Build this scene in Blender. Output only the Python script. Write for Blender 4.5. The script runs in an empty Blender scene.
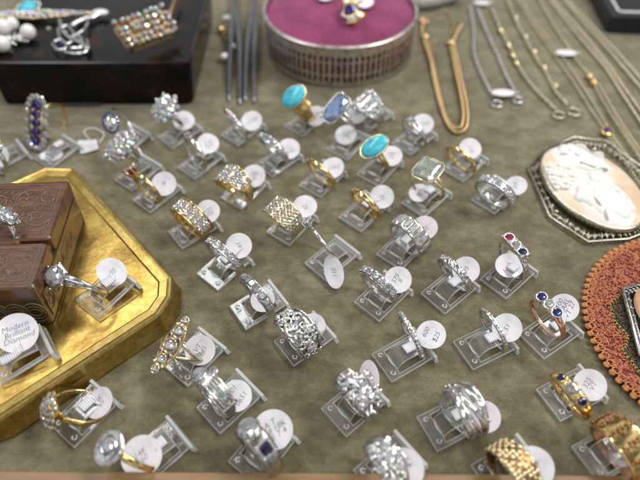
import bpy, bmesh, math, random
from mathutils import Vector, Matrix
random.seed(7)
PI = math.pi
sc = bpy.context.scene
COL = sc.collection
MM = 0.001
# ------------------------------------------------------------------ camera, world, lights
F_PX, THETA, CAM_H = 600.0, math.radians(47.3), 210.0     # focal length (px of a 640 frame), pitch, height (mm)
cam_d = bpy.data.cameras.new('camera'); cam = bpy.data.objects.new('camera', cam_d); COL.objects.link(cam)
cam.location = (0, 0, CAM_H*MM); cam.rotation_euler = (PI/2 - THETA, 0, 0)
cam_d.sensor_width = 36; cam_d.lens = 36*F_PX/640
cam_d.clip_start = 0.005; cam_d.clip_end = 20
cam_d.dof.use_dof = True; cam_d.dof.focus_distance = 0.247; cam_d.dof.aperture_fstop = 6.3
sc.camera = cam
sc.view_settings.view_transform = 'Standard'; sc.view_settings.look = 'None'
sc.view_settings.exposure = 0.0; sc.view_settings.gamma = 1.0
sc.cycles.use_denoising = True
sc.cycles.max_bounces = 12; sc.cycles.transmission_bounces = 10; sc.cycles.transparent_max_bounces = 12
sc.cycles.sample_clamp_indirect = 6.0
w = bpy.data.worlds.new('World'); sc.world = w; w.use_nodes = True
nt = w.node_tree; bg = nt.nodes['Background']
tc = nt.nodes.new('ShaderNodeTexCoord'); ns = nt.nodes.new('ShaderNodeTexNoise'); ns.inputs['Scale'].default_value = 2.6
ns.inputs['Detail'].default_value = 3
rp = nt.nodes.new('ShaderNodeValToRGB')
rp.color_ramp.elements[0].position = .45; rp.color_ramp.elements[0].color = (.10, .10, .11, 1)
rp.color_ramp.elements[1].position = .57; rp.color_ramp.elements[1].color = (1, 1, 1.0, 1)
nt.links.new(tc.outputs['Generated'], ns.inputs['Vector']); nt.links.new(ns.outputs['Fac'], rp.inputs['Fac'])
nt.links.new(rp.outputs['Color'], bg.inputs['Color']); bg.inputs['Strength'].default_value = 0.80
def area(name, loc, target, sx, sy, power, col=(1, 1, 1)):
    l = bpy.data.lights.new(name, 'AREA'); l.shape = 'RECTANGLE'; l.size = sx; l.size_y = sy; l.energy = power; l.color = col
    o = bpy.data.objects.new(name, l); COL.objects.link(o); o.location = loc
    o.rotation_euler = (Vector(target) - Vector(loc)).to_track_quat('-Z', 'Y').to_euler()
    return o
area('ceiling_tube_light', (0.45, 0.52, 0.85), (0.05, .35, 0), .9, .10, 5.5, (1, .99, .97))
area('ceiling_tube_light', (-0.45, 0.55, 0.9), (-.05, .35, 0), .9, .10, 4.5, (.96, .98, 1))
area('ceiling_panel_light', (0.95, 0.1, 1.1), (0, .2, 0), .4, .4, 7, (1, .98, .95))
area('ceiling_panel_light', (0.0, -0.6, 1.5), (0, .2, 0), .7, .2, 3, (1, 1, 1))

# ------------------------------------------------------------------ pixel of the photograph -> point at height z (mm)
ct, st = math.cos(THETA), math.sin(THETA)
def U(px, py, z=0.0):
    u, v = px - 320, py - 240
    d = Vector((u, F_PX*ct - v*st, -F_PX*st - v*ct))
    t = (z - CAM_H)/d.z
    return Vector((0, 0, CAM_H)) + d*t
def proj(p):
    d = Vector(p) - Vector((0, 0, CAM_H))
    zc = d.y*ct - d.z*st; up = d.y*st + d.z*ct
    return 320 + F_PX*d.x/zc, 240 - F_PX*up/zc

# ------------------------------------------------------------------ materials
MATS = {}
def mat(name):
    m = bpy.data.materials.new(name); m.use_nodes = True
    MATS[name] = m
    return m, m.node_tree, m.node_tree.nodes['Principled BSDF']
def node(nt, typ, **kw):
    n = nt.nodes.new(typ)
    for k, v in kw.items():
        if k in n.inputs: n.inputs[k].default_value = v
        else: setattr(n, k, v)
    return n
def coord(nt, scale=(1, 1, 1), world=False):
    if world:
        t = nt.nodes.new('ShaderNodeNewGeometry'); o = t.outputs['Position']
    else:
        t = nt.nodes.new('ShaderNodeTexCoord'); o = t.outputs['Object']
    mp = nt.nodes.new('ShaderNodeMapping'); mp.inputs['Scale'].default_value = scale
    nt.links.new(o, mp.inputs['Vector'])
    return mp.outputs['Vector']
def ramp(nt, fac, stops):
    r = nt.nodes.new('ShaderNodeValToRGB'); e = r.color_ramp.elements
    while len(e) < len(stops): e.new(.5)
    for el, (p, c) in zip(e, stops): el.position = p; el.color = (*c, 1)
    nt.links.new(fac, r.inputs['Fac'])
    return r.outputs['Color']
def noise(nt, vec, scale, detail=3, rough=.55):
    n = node(nt, 'ShaderNodeTexNoise', Scale=scale, Detail=detail, Roughness=rough)
    nt.links.new(vec, n.inputs['Vector'])
    return n.outputs['Fac']
def bump(nt, b, h, strength, dist):
    n = node(nt, 'ShaderNodeBump', Strength=strength, Distance=dist)
    nt.links.new(h, n.inputs['Height'])
    nt.links.new(n.outputs['Normal'], b.inputs['Normal'])
    return n
def metal(name, col, rough=.14, var=.12, bs=.25, scale=900, dark=.55):
    m, nt, b = mat(name)
    v = coord(nt)
    f = noise(nt, v, scale, 4)
    c = ramp(nt, f, [(.3, tuple(x*dark for x in col)), (.55, col)])
    nt.links.new(c, b.inputs['Base Color'])
    b.inputs['Metallic'].default_value = 1
    mr = node(nt, 'ShaderNodeMapRange'); mr.inputs['To Min'].default_value = rough*.6; mr.inputs['To Max'].default_value = rough + var
    nt.links.new(f, mr.inputs['Value']); nt.links.new(mr.outputs['Result'], b.inputs['Roughness'])
    bump(nt, b, noise(nt, v, scale*.6, 2), bs, .00015)
    return m
metal('silver', (.80, .79, .77)); metal('dark_silver', (.50, .48, .46), .2, .15)
metal('gold', (.86, .63, .27)); metal('rose_gold', (.90, .55, .36)); metal('pale_gold', (.88, .74, .45), .18)
metal('tin_metal', (.66, .59, .55), .38, .15, .4, 300)
metal('frame_metal', (.48, .45, .36), .25); metal('dark_gold', (.42, .25, .11), .25); metal('steel', (.30, .31, .35), .25, .1)
metal('chain_gold', (.66, .47, .24), .38); metal('pale_chain_gold', (.74, .66, .47), .3); metal('chain_silver', (.75, .75, .76), .2)

# brass tray: worn, engraved centre
m, nt, b = mat('brass'); v = coord(nt, world=True)
f = noise(nt, v, 60, 6, .7); f2 = noise(nt, v, 420, 5, .7)
mx = node(nt, 'ShaderNodeMath', operation='MULTIPLY'); nt.links.new(f, mx.inputs[0]); nt.links.new(f2, mx.inputs[1])
c = ramp(nt, mx.outputs[0], [(.12, (.28, .17, .04)), (.24, (.48, .34, .10)), (.40, (.66, .49, .18))])
nt.links.new(c, b.inputs['Base Color']); b.inputs['Metallic'].default_value = 1
mr = node(nt, 'ShaderNodeMapRange'); mr.inputs['To Min'].default_value = .42; mr.inputs['To Max'].default_value = .20
nt.links.new(f, mr.inputs['Value']); nt.links.new(mr.outputs['Result'], b.inputs['Roughness'])
bump(nt, b, f2, .12, .0003)
m, nt, b = mat('engraved_brass'); v = coord(nt, world=True)
vo = node(nt, 'ShaderNodeTexVoronoi', Scale=230.0); vo.feature = 'DISTANCE_TO_EDGE'; 
wn = node(nt, 'ShaderNodeTexNoise', Scale=160.0, Detail=4.0); nt.links.new(v, wn.inputs['Vector'])
va = node(nt, 'ShaderNodeVectorMath', operation='MULTIPLY_ADD'); nt.links.new(wn.outputs['Color'], va.inputs[0]); va.inputs[1].default_value = (.02, .02, .02); nt.links.new(v, va.inputs[2])
nt.links.new(va.outputs[0], vo.inputs['Vector'])
big = noise(nt, v, 55, 4, .6)
c = ramp(nt, vo.outputs['Distance'], [(.0, (.38, .25, .07)), (.10, (.45, .31, .09)), (.3, (.50, .36, .12))])
c2 = ramp(nt, big, [(.38, (.30, .17, .06)), (.55, (1, .95, .8))])
mc = node(nt, 'ShaderNodeMixRGB', blend_type='MULTIPLY'); mc.inputs[0].default_value = .55; nt.links.new(c, mc.inputs[1]); nt.links.new(c2, mc.inputs[2])
nt.links.new(mc.outputs[0], b.inputs['Base Color']); b.inputs['Metallic'].default_value = 1; b.inputs['Roughness'].default_value = .34
bump(nt, b, big, .35, .0012)

# velvet
m, nt, b = mat('velvet'); v = coord(nt, world=True)
vs = coord(nt, (1.0, 1.25, 1), world=True)
f = noise(nt, vs, 74, 7, .72); f2 = noise(nt, v, 900, 4, .75); f3 = noise(nt, v, 9, 2)
a = node(nt, 'ShaderNodeMath', operation='MULTIPLY_ADD'); nt.links.new(f2, a.inputs[0]); a.inputs[1].default_value = .26; nt.links.new(f, a.inputs[2])
a2 = node(nt, 'ShaderNodeMath', operation='MULTIPLY_ADD'); nt.links.new(f3, a2.inputs[0]); a2.inputs[1].default_value = .35; nt.links.new(a.outputs[0], a2.inputs[2])
c = ramp(nt, a2.outputs[0], [(.58, (.092, .075, .040)), (.77, (.148, .126, .071)), (.97, (.235, .207, .130))])
nt.links.new(c, b.inputs['Base Color']); b.inputs['Roughness'].default_value = .95
b.inputs['Sheen Weight'].default_value = .55; b.inputs['Sheen Roughness'].default_value = .45; b.inputs['Sheen Tint'].default_value = (.80, .80, .72, 1)
b.inputs['Specular IOR Level'].default_value = .1
bump(nt, b, a.outputs[0], .9, .0018)
m, nt, b = mat('magenta_velvet'); v = coord(nt, world=True)
f = noise(nt, v, 60, 5, .6)
nt.links.new(ramp(nt, f, [(.35, (.15, .020, .062)), (.65, (.25, .040, .115))]), b.inputs['Base Color'])
b.inputs['Roughness'].default_value = .9; b.inputs['Sheen Weight'].default_value = .4; b.inputs['Sheen Tint'].default_value = (.85, .35, .55, 1)
bump(nt, b, noise(nt, v, 1500, 3), .6, .0006)

# acrylic: refraction plus a clear share so light reaches the velvet
def acrylic(name, clear, rough, tint=(1, 1, 1)):
    m = bpy.data.materials.new(name); m.use_nodes = True; MATS[name] = m; nt = m.node_tree
    nt.nodes.remove(nt.nodes['Principled BSDF']); out = nt.nodes['Material Output']
    g = node(nt, 'ShaderNodeBsdfGlass', IOR=1.49, Roughness=rough); g.inputs['Color'].default_value = (*tint, 1)
    t = node(nt, 'ShaderNodeBsdfTransparent'); t.inputs['Color'].default_value = (.95, .955, .95, 1)
    gl = node(nt, 'ShaderNodeBsdfGlossy', Roughness=.05)
    fr = node(nt, 'ShaderNodeFresnel', IOR=1.49)
    m1 = nt.nodes.new('ShaderNodeMixShader'); nt.links.new(fr.outputs[0], m1.inputs[0]); nt.links.new(t.outputs[0], m1.inputs[1]); nt.links.new(gl.outputs[0], m1.inputs[2])
    m2 = nt.nodes.new('ShaderNodeMixShader'); m2.inputs[0].default_value = clear; nt.links.new(g.outputs[0], m2.inputs[1]); nt.links.new(m1.outputs[0], m2.inputs[2])
    df = node(nt, 'ShaderNodeBsdfDiffuse'); df.inputs['Color'].default_value = (.85, .87, .87, 1)
    sv = coord(nt); sm_ = node(nt, 'ShaderNodeMapRange'); sm_.inputs['To Min'].default_value = .0; sm_.inputs['To Max'].default_value = .09
    oi = node(nt, 'ShaderNodeObjectInfo'); ml = node(nt, 'ShaderNodeMath', operation='MULTIPLY_ADD'); nt.links.new(oi.outputs['Random'], ml.inputs[0]); ml.inputs[1].default_value = .12; ml.inputs[2].default_value = .03
    nt.links.new(ml.outputs[0], sm_.inputs['To Max']); nt.links.new(noise(nt, sv, 170, 5, .7), sm_.inputs['Value'])
    m3 = nt.nodes.new('ShaderNodeMixShader'); nt.links.new(sm_.outputs['Result'], m3.inputs[0]); nt.links.new(m2.outputs[0], m3.inputs[1]); nt.links.new(df.outputs[0], m3.inputs[2])
    nt.links.new(m3.outputs[0], out.inputs['Surface'])
    v = coord(nt); bp = node(nt, 'ShaderNodeBump', Strength=.35, Distance=.0003); nt.links.new(noise(nt, v, 240, 4), bp.inputs['Height'])
    nt.links.new(bp.outputs[0], g.inputs['Normal']); nt.links.new(bp.outputs[0], gl.inputs['Normal'])
    return m
acrylic('acrylic', .30, .0)
# cut edges of the acrylic: slightly frosted and light-catching
m = bpy.data.materials.new('acrylic_edge'); m.use_nodes = True; MATS['acrylic_edge'] = m; nt = m.node_tree
nt.nodes.remove(nt.nodes['Principled BSDF'])
g = node(nt, 'ShaderNodeBsdfGlass', IOR=1.49, Roughness=.3); d = node(nt, 'ShaderNodeBsdfDiffuse'); d.inputs['Color'].default_value = (.84, .86, .86, 1)
t = node(nt, 'ShaderNodeBsdfTransparent')
m1 = nt.nodes.new('ShaderNodeMixShader'); m1.inputs[0].default_value = .5; nt.links.new(g.outputs[0], m1.inputs[1]); nt.links.new(d.outputs[0], m1.inputs[2])
m2 = nt.nodes.new('ShaderNodeMixShader'); m2.inputs[0].default_value = .25; nt.links.new(m1.outputs[0], m2.inputs[1]); nt.links.new(t.outputs[0], m2.inputs[2])
nt.links.new(m2.outputs[0], nt.nodes['Material Output'].inputs['Surface'])

m, nt, b = mat('clear_bead'); b.inputs['Base Color'].default_value = (.9, .92, .92, 1); b.inputs['Roughness'].default_value = .06; b.inputs['Transmission Weight'].default_value = .6; b.inputs['IOR'].default_value = 1.6
def gemmat(name, col, glass=.6, painted_fire=.0, rough=.0, ior=2.2, body=None, share=.35):
    m = bpy.data.materials.new(name); m.use_nodes = True; MATS[name] = m; nt = m.node_tree
    nt.nodes.remove(nt.nodes['Principled BSDF']); out = nt.nodes['Material Output']
    g = node(nt, 'ShaderNodeBsdfGlass', IOR=ior, Roughness=rough); g.inputs['Color'].default_value = (*col, 1)
    gl = node(nt, 'ShaderNodeBsdfGlossy', Roughness=.06)
    v = coord(nt)
    if painted_fire:  # dispersion sparkle painted into the gloss colour as random hue cells
        n1 = node(nt, 'ShaderNodeTexWhiteNoise'); sn = node(nt, 'ShaderNodeVectorMath', operation='SNAP'); sn.inputs[1].default_value = (.0005,)*3
        nt.links.new(v, sn.inputs[0]); nt.links.new(sn.outputs[0], n1.inputs['Vector'])
        hs = node(nt, 'ShaderNodeCombineColor'); hs.mode = 'HSV'; nt.links.new(n1.outputs['Value'], hs.inputs[0]); hs.inputs[1].default_value = painted_fire; hs.inputs[2].default_value = 1
        nt.links.new(hs.outputs[0], gl.inputs['Color'])
    else:
        gl.inputs['Color'].default_value = (*[min(1, .35 + c*.65) for c in col], 1)
    mx = nt.nodes.new('ShaderNodeMixShader'); mx.inputs[0].default_value = 1 - glass
    nt.links.new(g.outputs[0], mx.inputs[1]); nt.links.new(gl.outputs[0], mx.inputs[2])
    last = mx.outputs[0]
    if body:
        d = node(nt, 'ShaderNodeBsdfDiffuse'); d.inputs['Color'].default_value = (*body, 1)
        m3 = nt.nodes.new('ShaderNodeMixShader'); m3.inputs[0].default_value = share; nt.links.new(last, m3.inputs[1]); nt.links.new(d.outputs[0], m3.inputs[2]); last = m3.outputs[0]
    nt.links.new(last, out.inputs['Surface'])
gemmat('diamond', (1, 1, 1), .5, .25, ior=1.9, body=(.42, .42, .44), share=.22); gemmat('pave', (1, 1, 1), .2, .35, body=(.58, .58, .60))
gemmat('pave_painted_fire', (1, 1, 1), .2, .75, body=(.58, .58, .60))  # small stones with the strongest painted colour sparkle
gemmat('sapphire', (.05, .08, .55), .55, body=(.01, .015, .14)); gemmat('dark_sapphire', (.03, .04, .2), .55, body=(.006, .008, .05))
gemmat('violet_sapphire', (.09, .04, .45), .5, body=(.03, .01, .16))
gemmat('ruby', (.75, .03, .2), .6, body=(.35, .01, .08)); gemmat('amethyst', (.3, .08, .6), .6, body=(.1, .02, .25))
gemmat('aqua_pale', (.92, 1, .97), .72, .10, ior=1.6, body=(.74, .84, .80), share=.16); gemmat('aqua_blue', (.45, .66, .98), .62, .12, ior=1.6, body=(.16, .34, .70), share=.25); gemmat('garnet', (.35, .12, .04), .5, body=(.1, .03, .01))
def simple(name, col, rough=.6, col2=None, scale=300, bs=0, spec=.5, coat=0, sss=0, world=False):
    m, nt, b = mat(name); v = coord(nt, world=world)
    f = noise(nt, v, scale, 4)
    c2 = col2 or tuple(x*.82 for x in col)
    nt.links.new(ramp(nt, f, [(.35, c2), (.62, col)]), b.inputs['Base Color']); b.inputs['Roughness'].default_value = rough
    b.inputs['Specular IOR Level'].default_value = spec; b.inputs['Coat Weight'].default_value = coat
    if sss: b.inputs['Subsurface Weight'].default_value = sss; b.inputs['Subsurface Scale'].default_value = .002
    if bs: bump(nt, b, f, bs, .0004)
    return m
simple('tag_paper', (.74, .72, .74), .5, (.62, .60, .63), 150)
simple('tag_paper_pink', (.68, .61, .65), .5, (.58, .52, .56), 150)
simple('ink', (.05, .05, .10), .6); simple('grey_ink', (.17, .17, .24), .6)
m, nt, b = mat('strip_paper'); v = coord(nt)      # printed bar code lines across the folded strip
wv = node(nt, 'ShaderNodeTexWave', Scale=380.0, Distortion=.4); wv.bands_direction = 'X'; nt.links.new(v, wv.inputs['Vector'])
nt.links.new(ramp(nt, wv.outputs['Fac'], [(.18, (.42, .42, .46)), (.5, (.72, .71, .74))]), b.inputs['Base Color']); b.inputs['Roughness'].default_value = .5
simple('pearl', (.80, .78, .74), .18, (.70, .68, .66), 200, coat=.6)
simple('navy_leather', (.012, .016, .026), .45, (.006, .008, .014), 500, .4)
simple('white_liner', (.70, .70, .68), .8); simple('white_plush', (.62, .62, .61), .85, (.45, .45, .44), 200, .6)
simple('dark_inside', (.010, .009, .010), .5)
simple('engraving', (.20, .125, .085), .35, (.10, .055, .03), 500)
simple('brass_line', (.22, .16, .08), .4, (.10, .07, .03), 500)
# turquoise with dark matrix
m, nt, b = mat('turquoise'); v = coord(nt)
n0 = node(nt, 'ShaderNodeTexNoise', Scale=230.0, Detail=5.0, Roughness=.65); nt.links.new(v, n0.inputs['Vector'])
nt.links.new(ramp(nt, n0.outputs['Fac'], [(.30, (.05, .09, .08)), (.39, (.05, .42, .52)), (.62, (.09, .56, .68))]), b.inputs['Base Color'])
b.inputs['Roughness'].default_value = .2
# tortoiseshell lacquer
m, nt, b = mat('tortoiseshell'); v = coord(nt, (1, 1.5, 1.5), world=True)
nt.links.new(ramp(nt, noise(nt, v, 48, 5, .65), [(.50, (.004, .0035, .004)), (.63, (.022, .007, .004)), (.80, (.09, .028, .010))]), b.inputs['Base Color'])
b.inputs['Roughness'].default_value = .22; b.inputs['Specular IOR Level'].default_value = .25
# carved brown box
m, nt, b = mat('carved_wood'); v = coord(nt, (1, 6, 1), world=True)
nt.links.new(ramp(nt, noise(nt, v, 70, 6, .65), [(.3, (.030, .012, .006)), (.55, (.115, .046, .018)), (.75, (.21, .095, .04))]), b.inputs['Base Color'])
b.inputs['Roughness'].default_value = .30; b.inputs['Coat Weight'].default_value = .3; bump(nt, b, noise(nt, v, 300, 4), .35, .0003)
m, nt, b = mat('bronze_front'); v = coord(nt, world=True)
nt.links.new(ramp(nt, noise(nt, v, 140, 5, .65), [(.3, (.015, .010, .004)), (.65, (.085, .055, .022))]), b.inputs['Base Color'])
b.inputs['Roughness'].default_value = .3; b.inputs['Metallic'].default_value = .25; bump(nt, b, noise(nt, v, 350, 4), .6, .0004)
# wood rail
m, nt, b = mat('rail_wood'); v = coord(nt, (1, 14, 14), world=True)
nt.links.new(ramp(nt, noise(nt, v, 28, 5, .6), [(.3, (.19, .105, .042)), (.7, (.31, .19, .085))]), b.inputs['Base Color']); b.inputs['Roughness'].default_value = .45
# crocheted doily
m, nt, b = mat('doily_thread'); v = coord(nt, world=True)
nt.links.new(ramp(nt, noise(nt, v, 500, 3), [(.35, (.40, .10, .04)), (.65, (.56, .19, .08))]), b.inputs['Base Color']); b.inputs['Roughness'].default_value = .8
b.inputs['Sheen Weight'].default_value = .3
simple('doily_base', (.20, .035, .02), .9, (.10, .015, .01), 900, .5)
simple('scallop_thread', (.58, .25, .09), .8, (.40, .15, .05), 900, .6)
simple('green_thread', (.10, .13, .075), .8, (.03, .035, .025), 700, .5)
simple('gold_thread', (.50, .36, .08), .5, (.3, .2, .05), 900)
simple('cameo_shell', (.66, .47, .31), .35, (.76, .68, .56), 70, coat=.3)
simple('cameo_white', (.80, .78, .74), .38, (.78, .72, .65), 60, coat=.3)
simple('amber', (.55, .30, .15), .25, (.70, .50, .32), 90, coat=.4)

# ------------------------------------------------------------------ mesh builder (millimetres)
class MB:
    def __init__(s): s.v = []; s.f = []; s.m = []; s.sm = []
    def add(s, vs, fs, mi=0, M=None, smooth=True):
        o = len(s.v)
        s.v += [(M @ Vector(p)) if M is not None else Vector(p) for p in vs]
        s.f += [tuple(i + o for i in f) for f in fs]; s.m += [mi]*len(fs); s.sm += [smooth]*len(fs)
        return s
    def box(s, x0, x1, y0, y1, z0, z1, mi=0, M=None):
        vs = [(x, y, z) for z in (z0, z1) for y in (y0, y1) for x in (x0, x1)]
        return s.add(vs, [(0, 2, 3, 1), (4, 5, 7, 6), (0, 1, 5, 4), (2, 6, 7, 3), (0, 4, 6, 2), (1, 3, 7, 5)], mi, M, False)
    def grid(s, fn, nu, nv, cu=False, cv=False, mi=0, M=None, smooth=True):
        vs = [fn(i/(nu if cu else nu - 1), j/(nv if cv else nv - 1)) for i in range(nu) for j in range(nv)]
        fs = []
        for i in range(nu if cu else nu - 1):
            for j in range(nv if cv else nv - 1):
                a = i*nv + j; b_ = i*nv + (j + 1) % nv; c = ((i + 1) % nu)*nv + (j + 1) % nv; d = ((i + 1) % nu)*nv + j
                fs.append((a, b_, c, d))
        return s.add(vs, fs, mi, M, smooth)
    def ball(s, c, rx, ry=None, rz=None, nu=10, nv=7, mi=0, M=None):
        ry = ry or rx; rz = rz or rx; c = Vector(c)
        vs = [c + Vector((0, 0, -rz))]; fs = []
        for j in range(1, nv):
            t = -PI/2 + PI*j/nv
            for i in range(nu):
                a = 2*PI*i/nu; vs.append(c + Vector((rx*math.cos(t)*math.cos(a), ry*math.cos(t)*math.sin(a), rz*math.sin(t))))
        vs.append(c + Vector((0, 0, rz))); n = len(vs) - 1
        for i in range(nu):
            fs.append((0, 1 + (i + 1) % nu, 1 + i)); fs.append((n, n - nu + i, n - nu + (i + 1) % nu))
        for j in range(nv - 2):
            for i in range(nu):
                a = 1 + j*nu + i; b_ = 1 + j*nu + (i + 1) % nu; fs.append((a, b_, b_ + nu, a + nu))
        return s.add(vs, fs, mi, M)
    def tube(s, pts, r, n=8, closed=False, mi=0, M=None, flat=1.0, up=None):
        pts = [Vector(p) for p in pts]; N = len(pts); vs = []; fs = []
        ref = Vector(up) if up else None
        for i, p in enumerate(pts):
            a = pts[(i - 1) % N] if (closed or i > 0) else p; b_ = pts[(i + 1) % N] if (closed or i < N - 1) else p
            t = (b_ - a).normalized()
            u0 = ref if ref else (Vector((0, 0, 1)) if abs(t.z) < .9 else Vector((1, 0, 0)))
            sd = t.cross(u0).normalized(); u = sd.cross(t)
            rr = r(i/(N - 1)) if callable(r) else r
            for k in range(n):
                q = 2*PI*k/n; vs.append(p + sd*rr*math.cos(q) + u*rr*flat*math.sin(q))
        for i in range(N if closed else N - 1):
            for k in range(n):
                a = i*n + k; b_ = i*n + (k + 1) % n; i2 = (i + 1) % N; fs.append((a, b_, i2*n + (k + 1) % n, i2*n + k))
        if not closed: fs.append(tuple(range(n))[::-1]); fs.append(tuple(range((N - 1)*n, N*n)))
        return s.add(vs, fs, mi, M)
    def rings(s, outline_levels, mi=0, M=None, smooth=False, cap=True):
        n = len(outline_levels[0]); vs = [p for l in outline_levels for p in l]; fs = []
        for j in range(len(outline_levels) - 1):
            for k in range(n):
                a = j*n + k; b_ = j*n + (k + 1) % n; fs.append((a, b_, b_ + n, a + n))
        if cap: fs.append(tuple(range(n))[::-1]); fs.append(tuple(range((len(outline_levels) - 1)*n, len(outline_levels)*n)))
        return s.add(vs, fs, mi, M, smooth)
    def gem(s, M, rx, ry, h=None, kind='round', n=8, mi=0):
        h = h or min(rx, ry)*.55
        if kind == 'emerald':
            def L(k, z):
                cx, cy, c = rx*k, ry*k, min(rx, ry)*.32*k
                return [(cx, -cy + c, z), (cx, cy - c, z), (cx - c, cy, z), (-cx + c, cy, z), (-cx, cy - c, z), (-cx, -cy + c, z), (-cx + c, -cy, z), (cx - c, -cy, z)]
            lv = [L(.12, -h*1.6), L(.5, -h*1.2), L(.85, -h*.5), L(1, -.12*h), L(1, .08*h), L(.88, .45*h), L(.72, .72*h), L(.58, .85*h)]
            return s.rings(lv, mi, M)
        def L(k, z, off=0, e=1.0):
            o = []
            for i in range(n):
                a = 2*PI*(i + off)/n; c_, s_ = math.cos(a), math.sin(a)
                x = rx*k*c_; y = ry*k*s_
                if kind == 'marquise': y *= abs(s_)**.0; x *= (1 - .35*abs(s_)*abs(c_))
                o.append((x, y, z))
            return o
        # facets split by half-step levels
        A = [L(.02, -h*1.5), L(.6, -h*.75, .5), L(1, 0), L(.78, .42*h, .5), L(.52, .62*h)]
        vs = [p for l in A for p in l]; fs = []
        for j in range(4):
            sh = (j % 2 == 0)
            for k in range(n):
                k1 = (k + 1) % n; a, b_, c, d = j*n + k, j*n + k1, (j + 1)*n + k1, (j + 1)*n + k
                if sh: fs += [(a, b_, d), (b_, c, d)]
                else: fs += [(a, c, d), (a, b_, c)]
        fs.append(tuple(range(4*n, 5*n))); fs.append(tuple(range(n))[::-1])
        return s.add(vs, fs, mi, M, False)
    def prism(s, pts, z0, z1, inset=0, bev=0, mi=0, M=None):
        def sc_(d):
            if not d: return pts
            c = Vector((sum(p[0] for p in pts)/len(pts), sum(p[1] for p in pts)/len(pts)))
            return [tuple(c + (Vector(p[:2]) - c)*(1 - d/max(1e-6, (Vector(p[:2]) - c).length))) for p in pts]
        lv = [[(p[0], p[1], z0) for p in pts], [(p[0], p[1], z1 - bev) for p in pts]]
        if bev: lv.append([(p[0], p[1], z1) for p in sc_(bev)])
        return s.rings(lv, mi, M, False)
    def build(s, name, mats, parent=None, loc=None, smooth_angle=None):
        me = bpy.data.meshes.new(name)
        me.from_pydata([tuple(p*MM) for p in s.v], [], s.f); me.validate(clean_customdata=False)
        for mm in (mats if isinstance(mats, (list, tuple)) else [mats]): me.materials.append(MATS[mm])
        if len(me.polygons) == len(s.f):
            me.polygons.foreach_set('material_index', s.m); me.polygons.foreach_set('use_smooth', s.sm)
        bm = bmesh.new(); bm.from_mesh(me); bmesh.ops.recalc_face_normals(bm, faces=bm.faces); bm.to_mesh(me); bm.free()
        o = bpy.data.objects.new(name, me); COL.objects.link(o)
        if parent: o.parent = parent
        if loc is not None: o.location = Vector(loc)*MM
        return o
def tag(o, label, cat, group=None, kind=None):
    if label: o['label'] = label
    if cat: o['category'] = cat
    if group: o['group'] = group
    if kind: o['kind'] = kind
    return o
def empty(name, loc, label, cat, group=None, R=None):
    o = bpy.data.objects.new(name, None); COL.objects.link(o); o.empty_display_size = .003
    Mx = Matrix.Translation(Vector(loc)*MM)
    if R is not None: Mx = Mx @ R.to_4x4()
    o.matrix_world = Mx
    return tag(o, label, cat, group)
def T(x, y, z): return Matrix.Translation((x, y, z))
def Rx(d): return Matrix.Rotation(math.radians(d), 4, 'X')
def Ry(d): return Matrix.Rotation(math.radians(d), 4, 'Y')
def Rz(d): return Matrix.Rotation(math.radians(d), 4, 'Z')
def frame(X, Z):
    Z = Vector(Z).normalized(); X = Vector(X); X = (X - Z*X.dot(Z)).normalized(); Y = Z.cross(X)
    return Matrix((X, Y, Z)).transposed()
def frame_x(X, Z):
    X = Vector(X).normalized(); Z = Vector(Z); Z = (Z - X*Z.dot(X)).normalized(); Y = Z.cross(X)
    return Matrix((X, Y, Z)).transposed()
def spline(P, n=8):
    P = [Vector(p) for p in P]; out = []
    for i in range(len(P) - 1):
        a = P[max(i - 1, 0)]; b_ = P[i]; c = P[i + 1]; d = P[min(i + 2, len(P) - 1)]
        for k in range(n):
            t = k/n
            out.append(.5*((2*b_) + (c - a)*t + (2*a - 5*b_ + 4*c - d)*t*t + (3*b_ - a - 3*c + d)*t**3))
    out.append(P[-1]); return out

# ------------------------------------------------------------------ the setting
mb = MB()
def vel(u, v):
    x = -420 + 840*u; y = 10 + 890*v
    z = .5*math.sin(x*.05 + y*.02)*math.sin(y*.043)
    return (x, y, min(0, z - .5) - .05)
mb.grid(vel, 90, 90)
tag(mb.build('velvet_cloth_ground', 'velvet'), None, None, kind='structure')
# wooden front rail of the case
p0, p1 = U(-80, 469.5, 7), U(720, 475.5, 7)
dx = (p1 - p0).normalized(); nx = Vector((dx.y, -dx.x, 0))
mb = MB(); L = (p1 - p0).length
mb.box(0, L, -14, 0, -1, 7)
rail = mb.build('wooden_case_rail', 'rail_wood', None, (p0.x, p0.y, 0)); rail.rotation_euler.z = math.atan2(dx.y, dx.x)
bv = rail.modifiers.new('bevel', 'BEVEL'); bv.width = .0008; bv.segments = 2
tag(rail, 'tan wooden rail along the front edge of the display case', 'rail')

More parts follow.
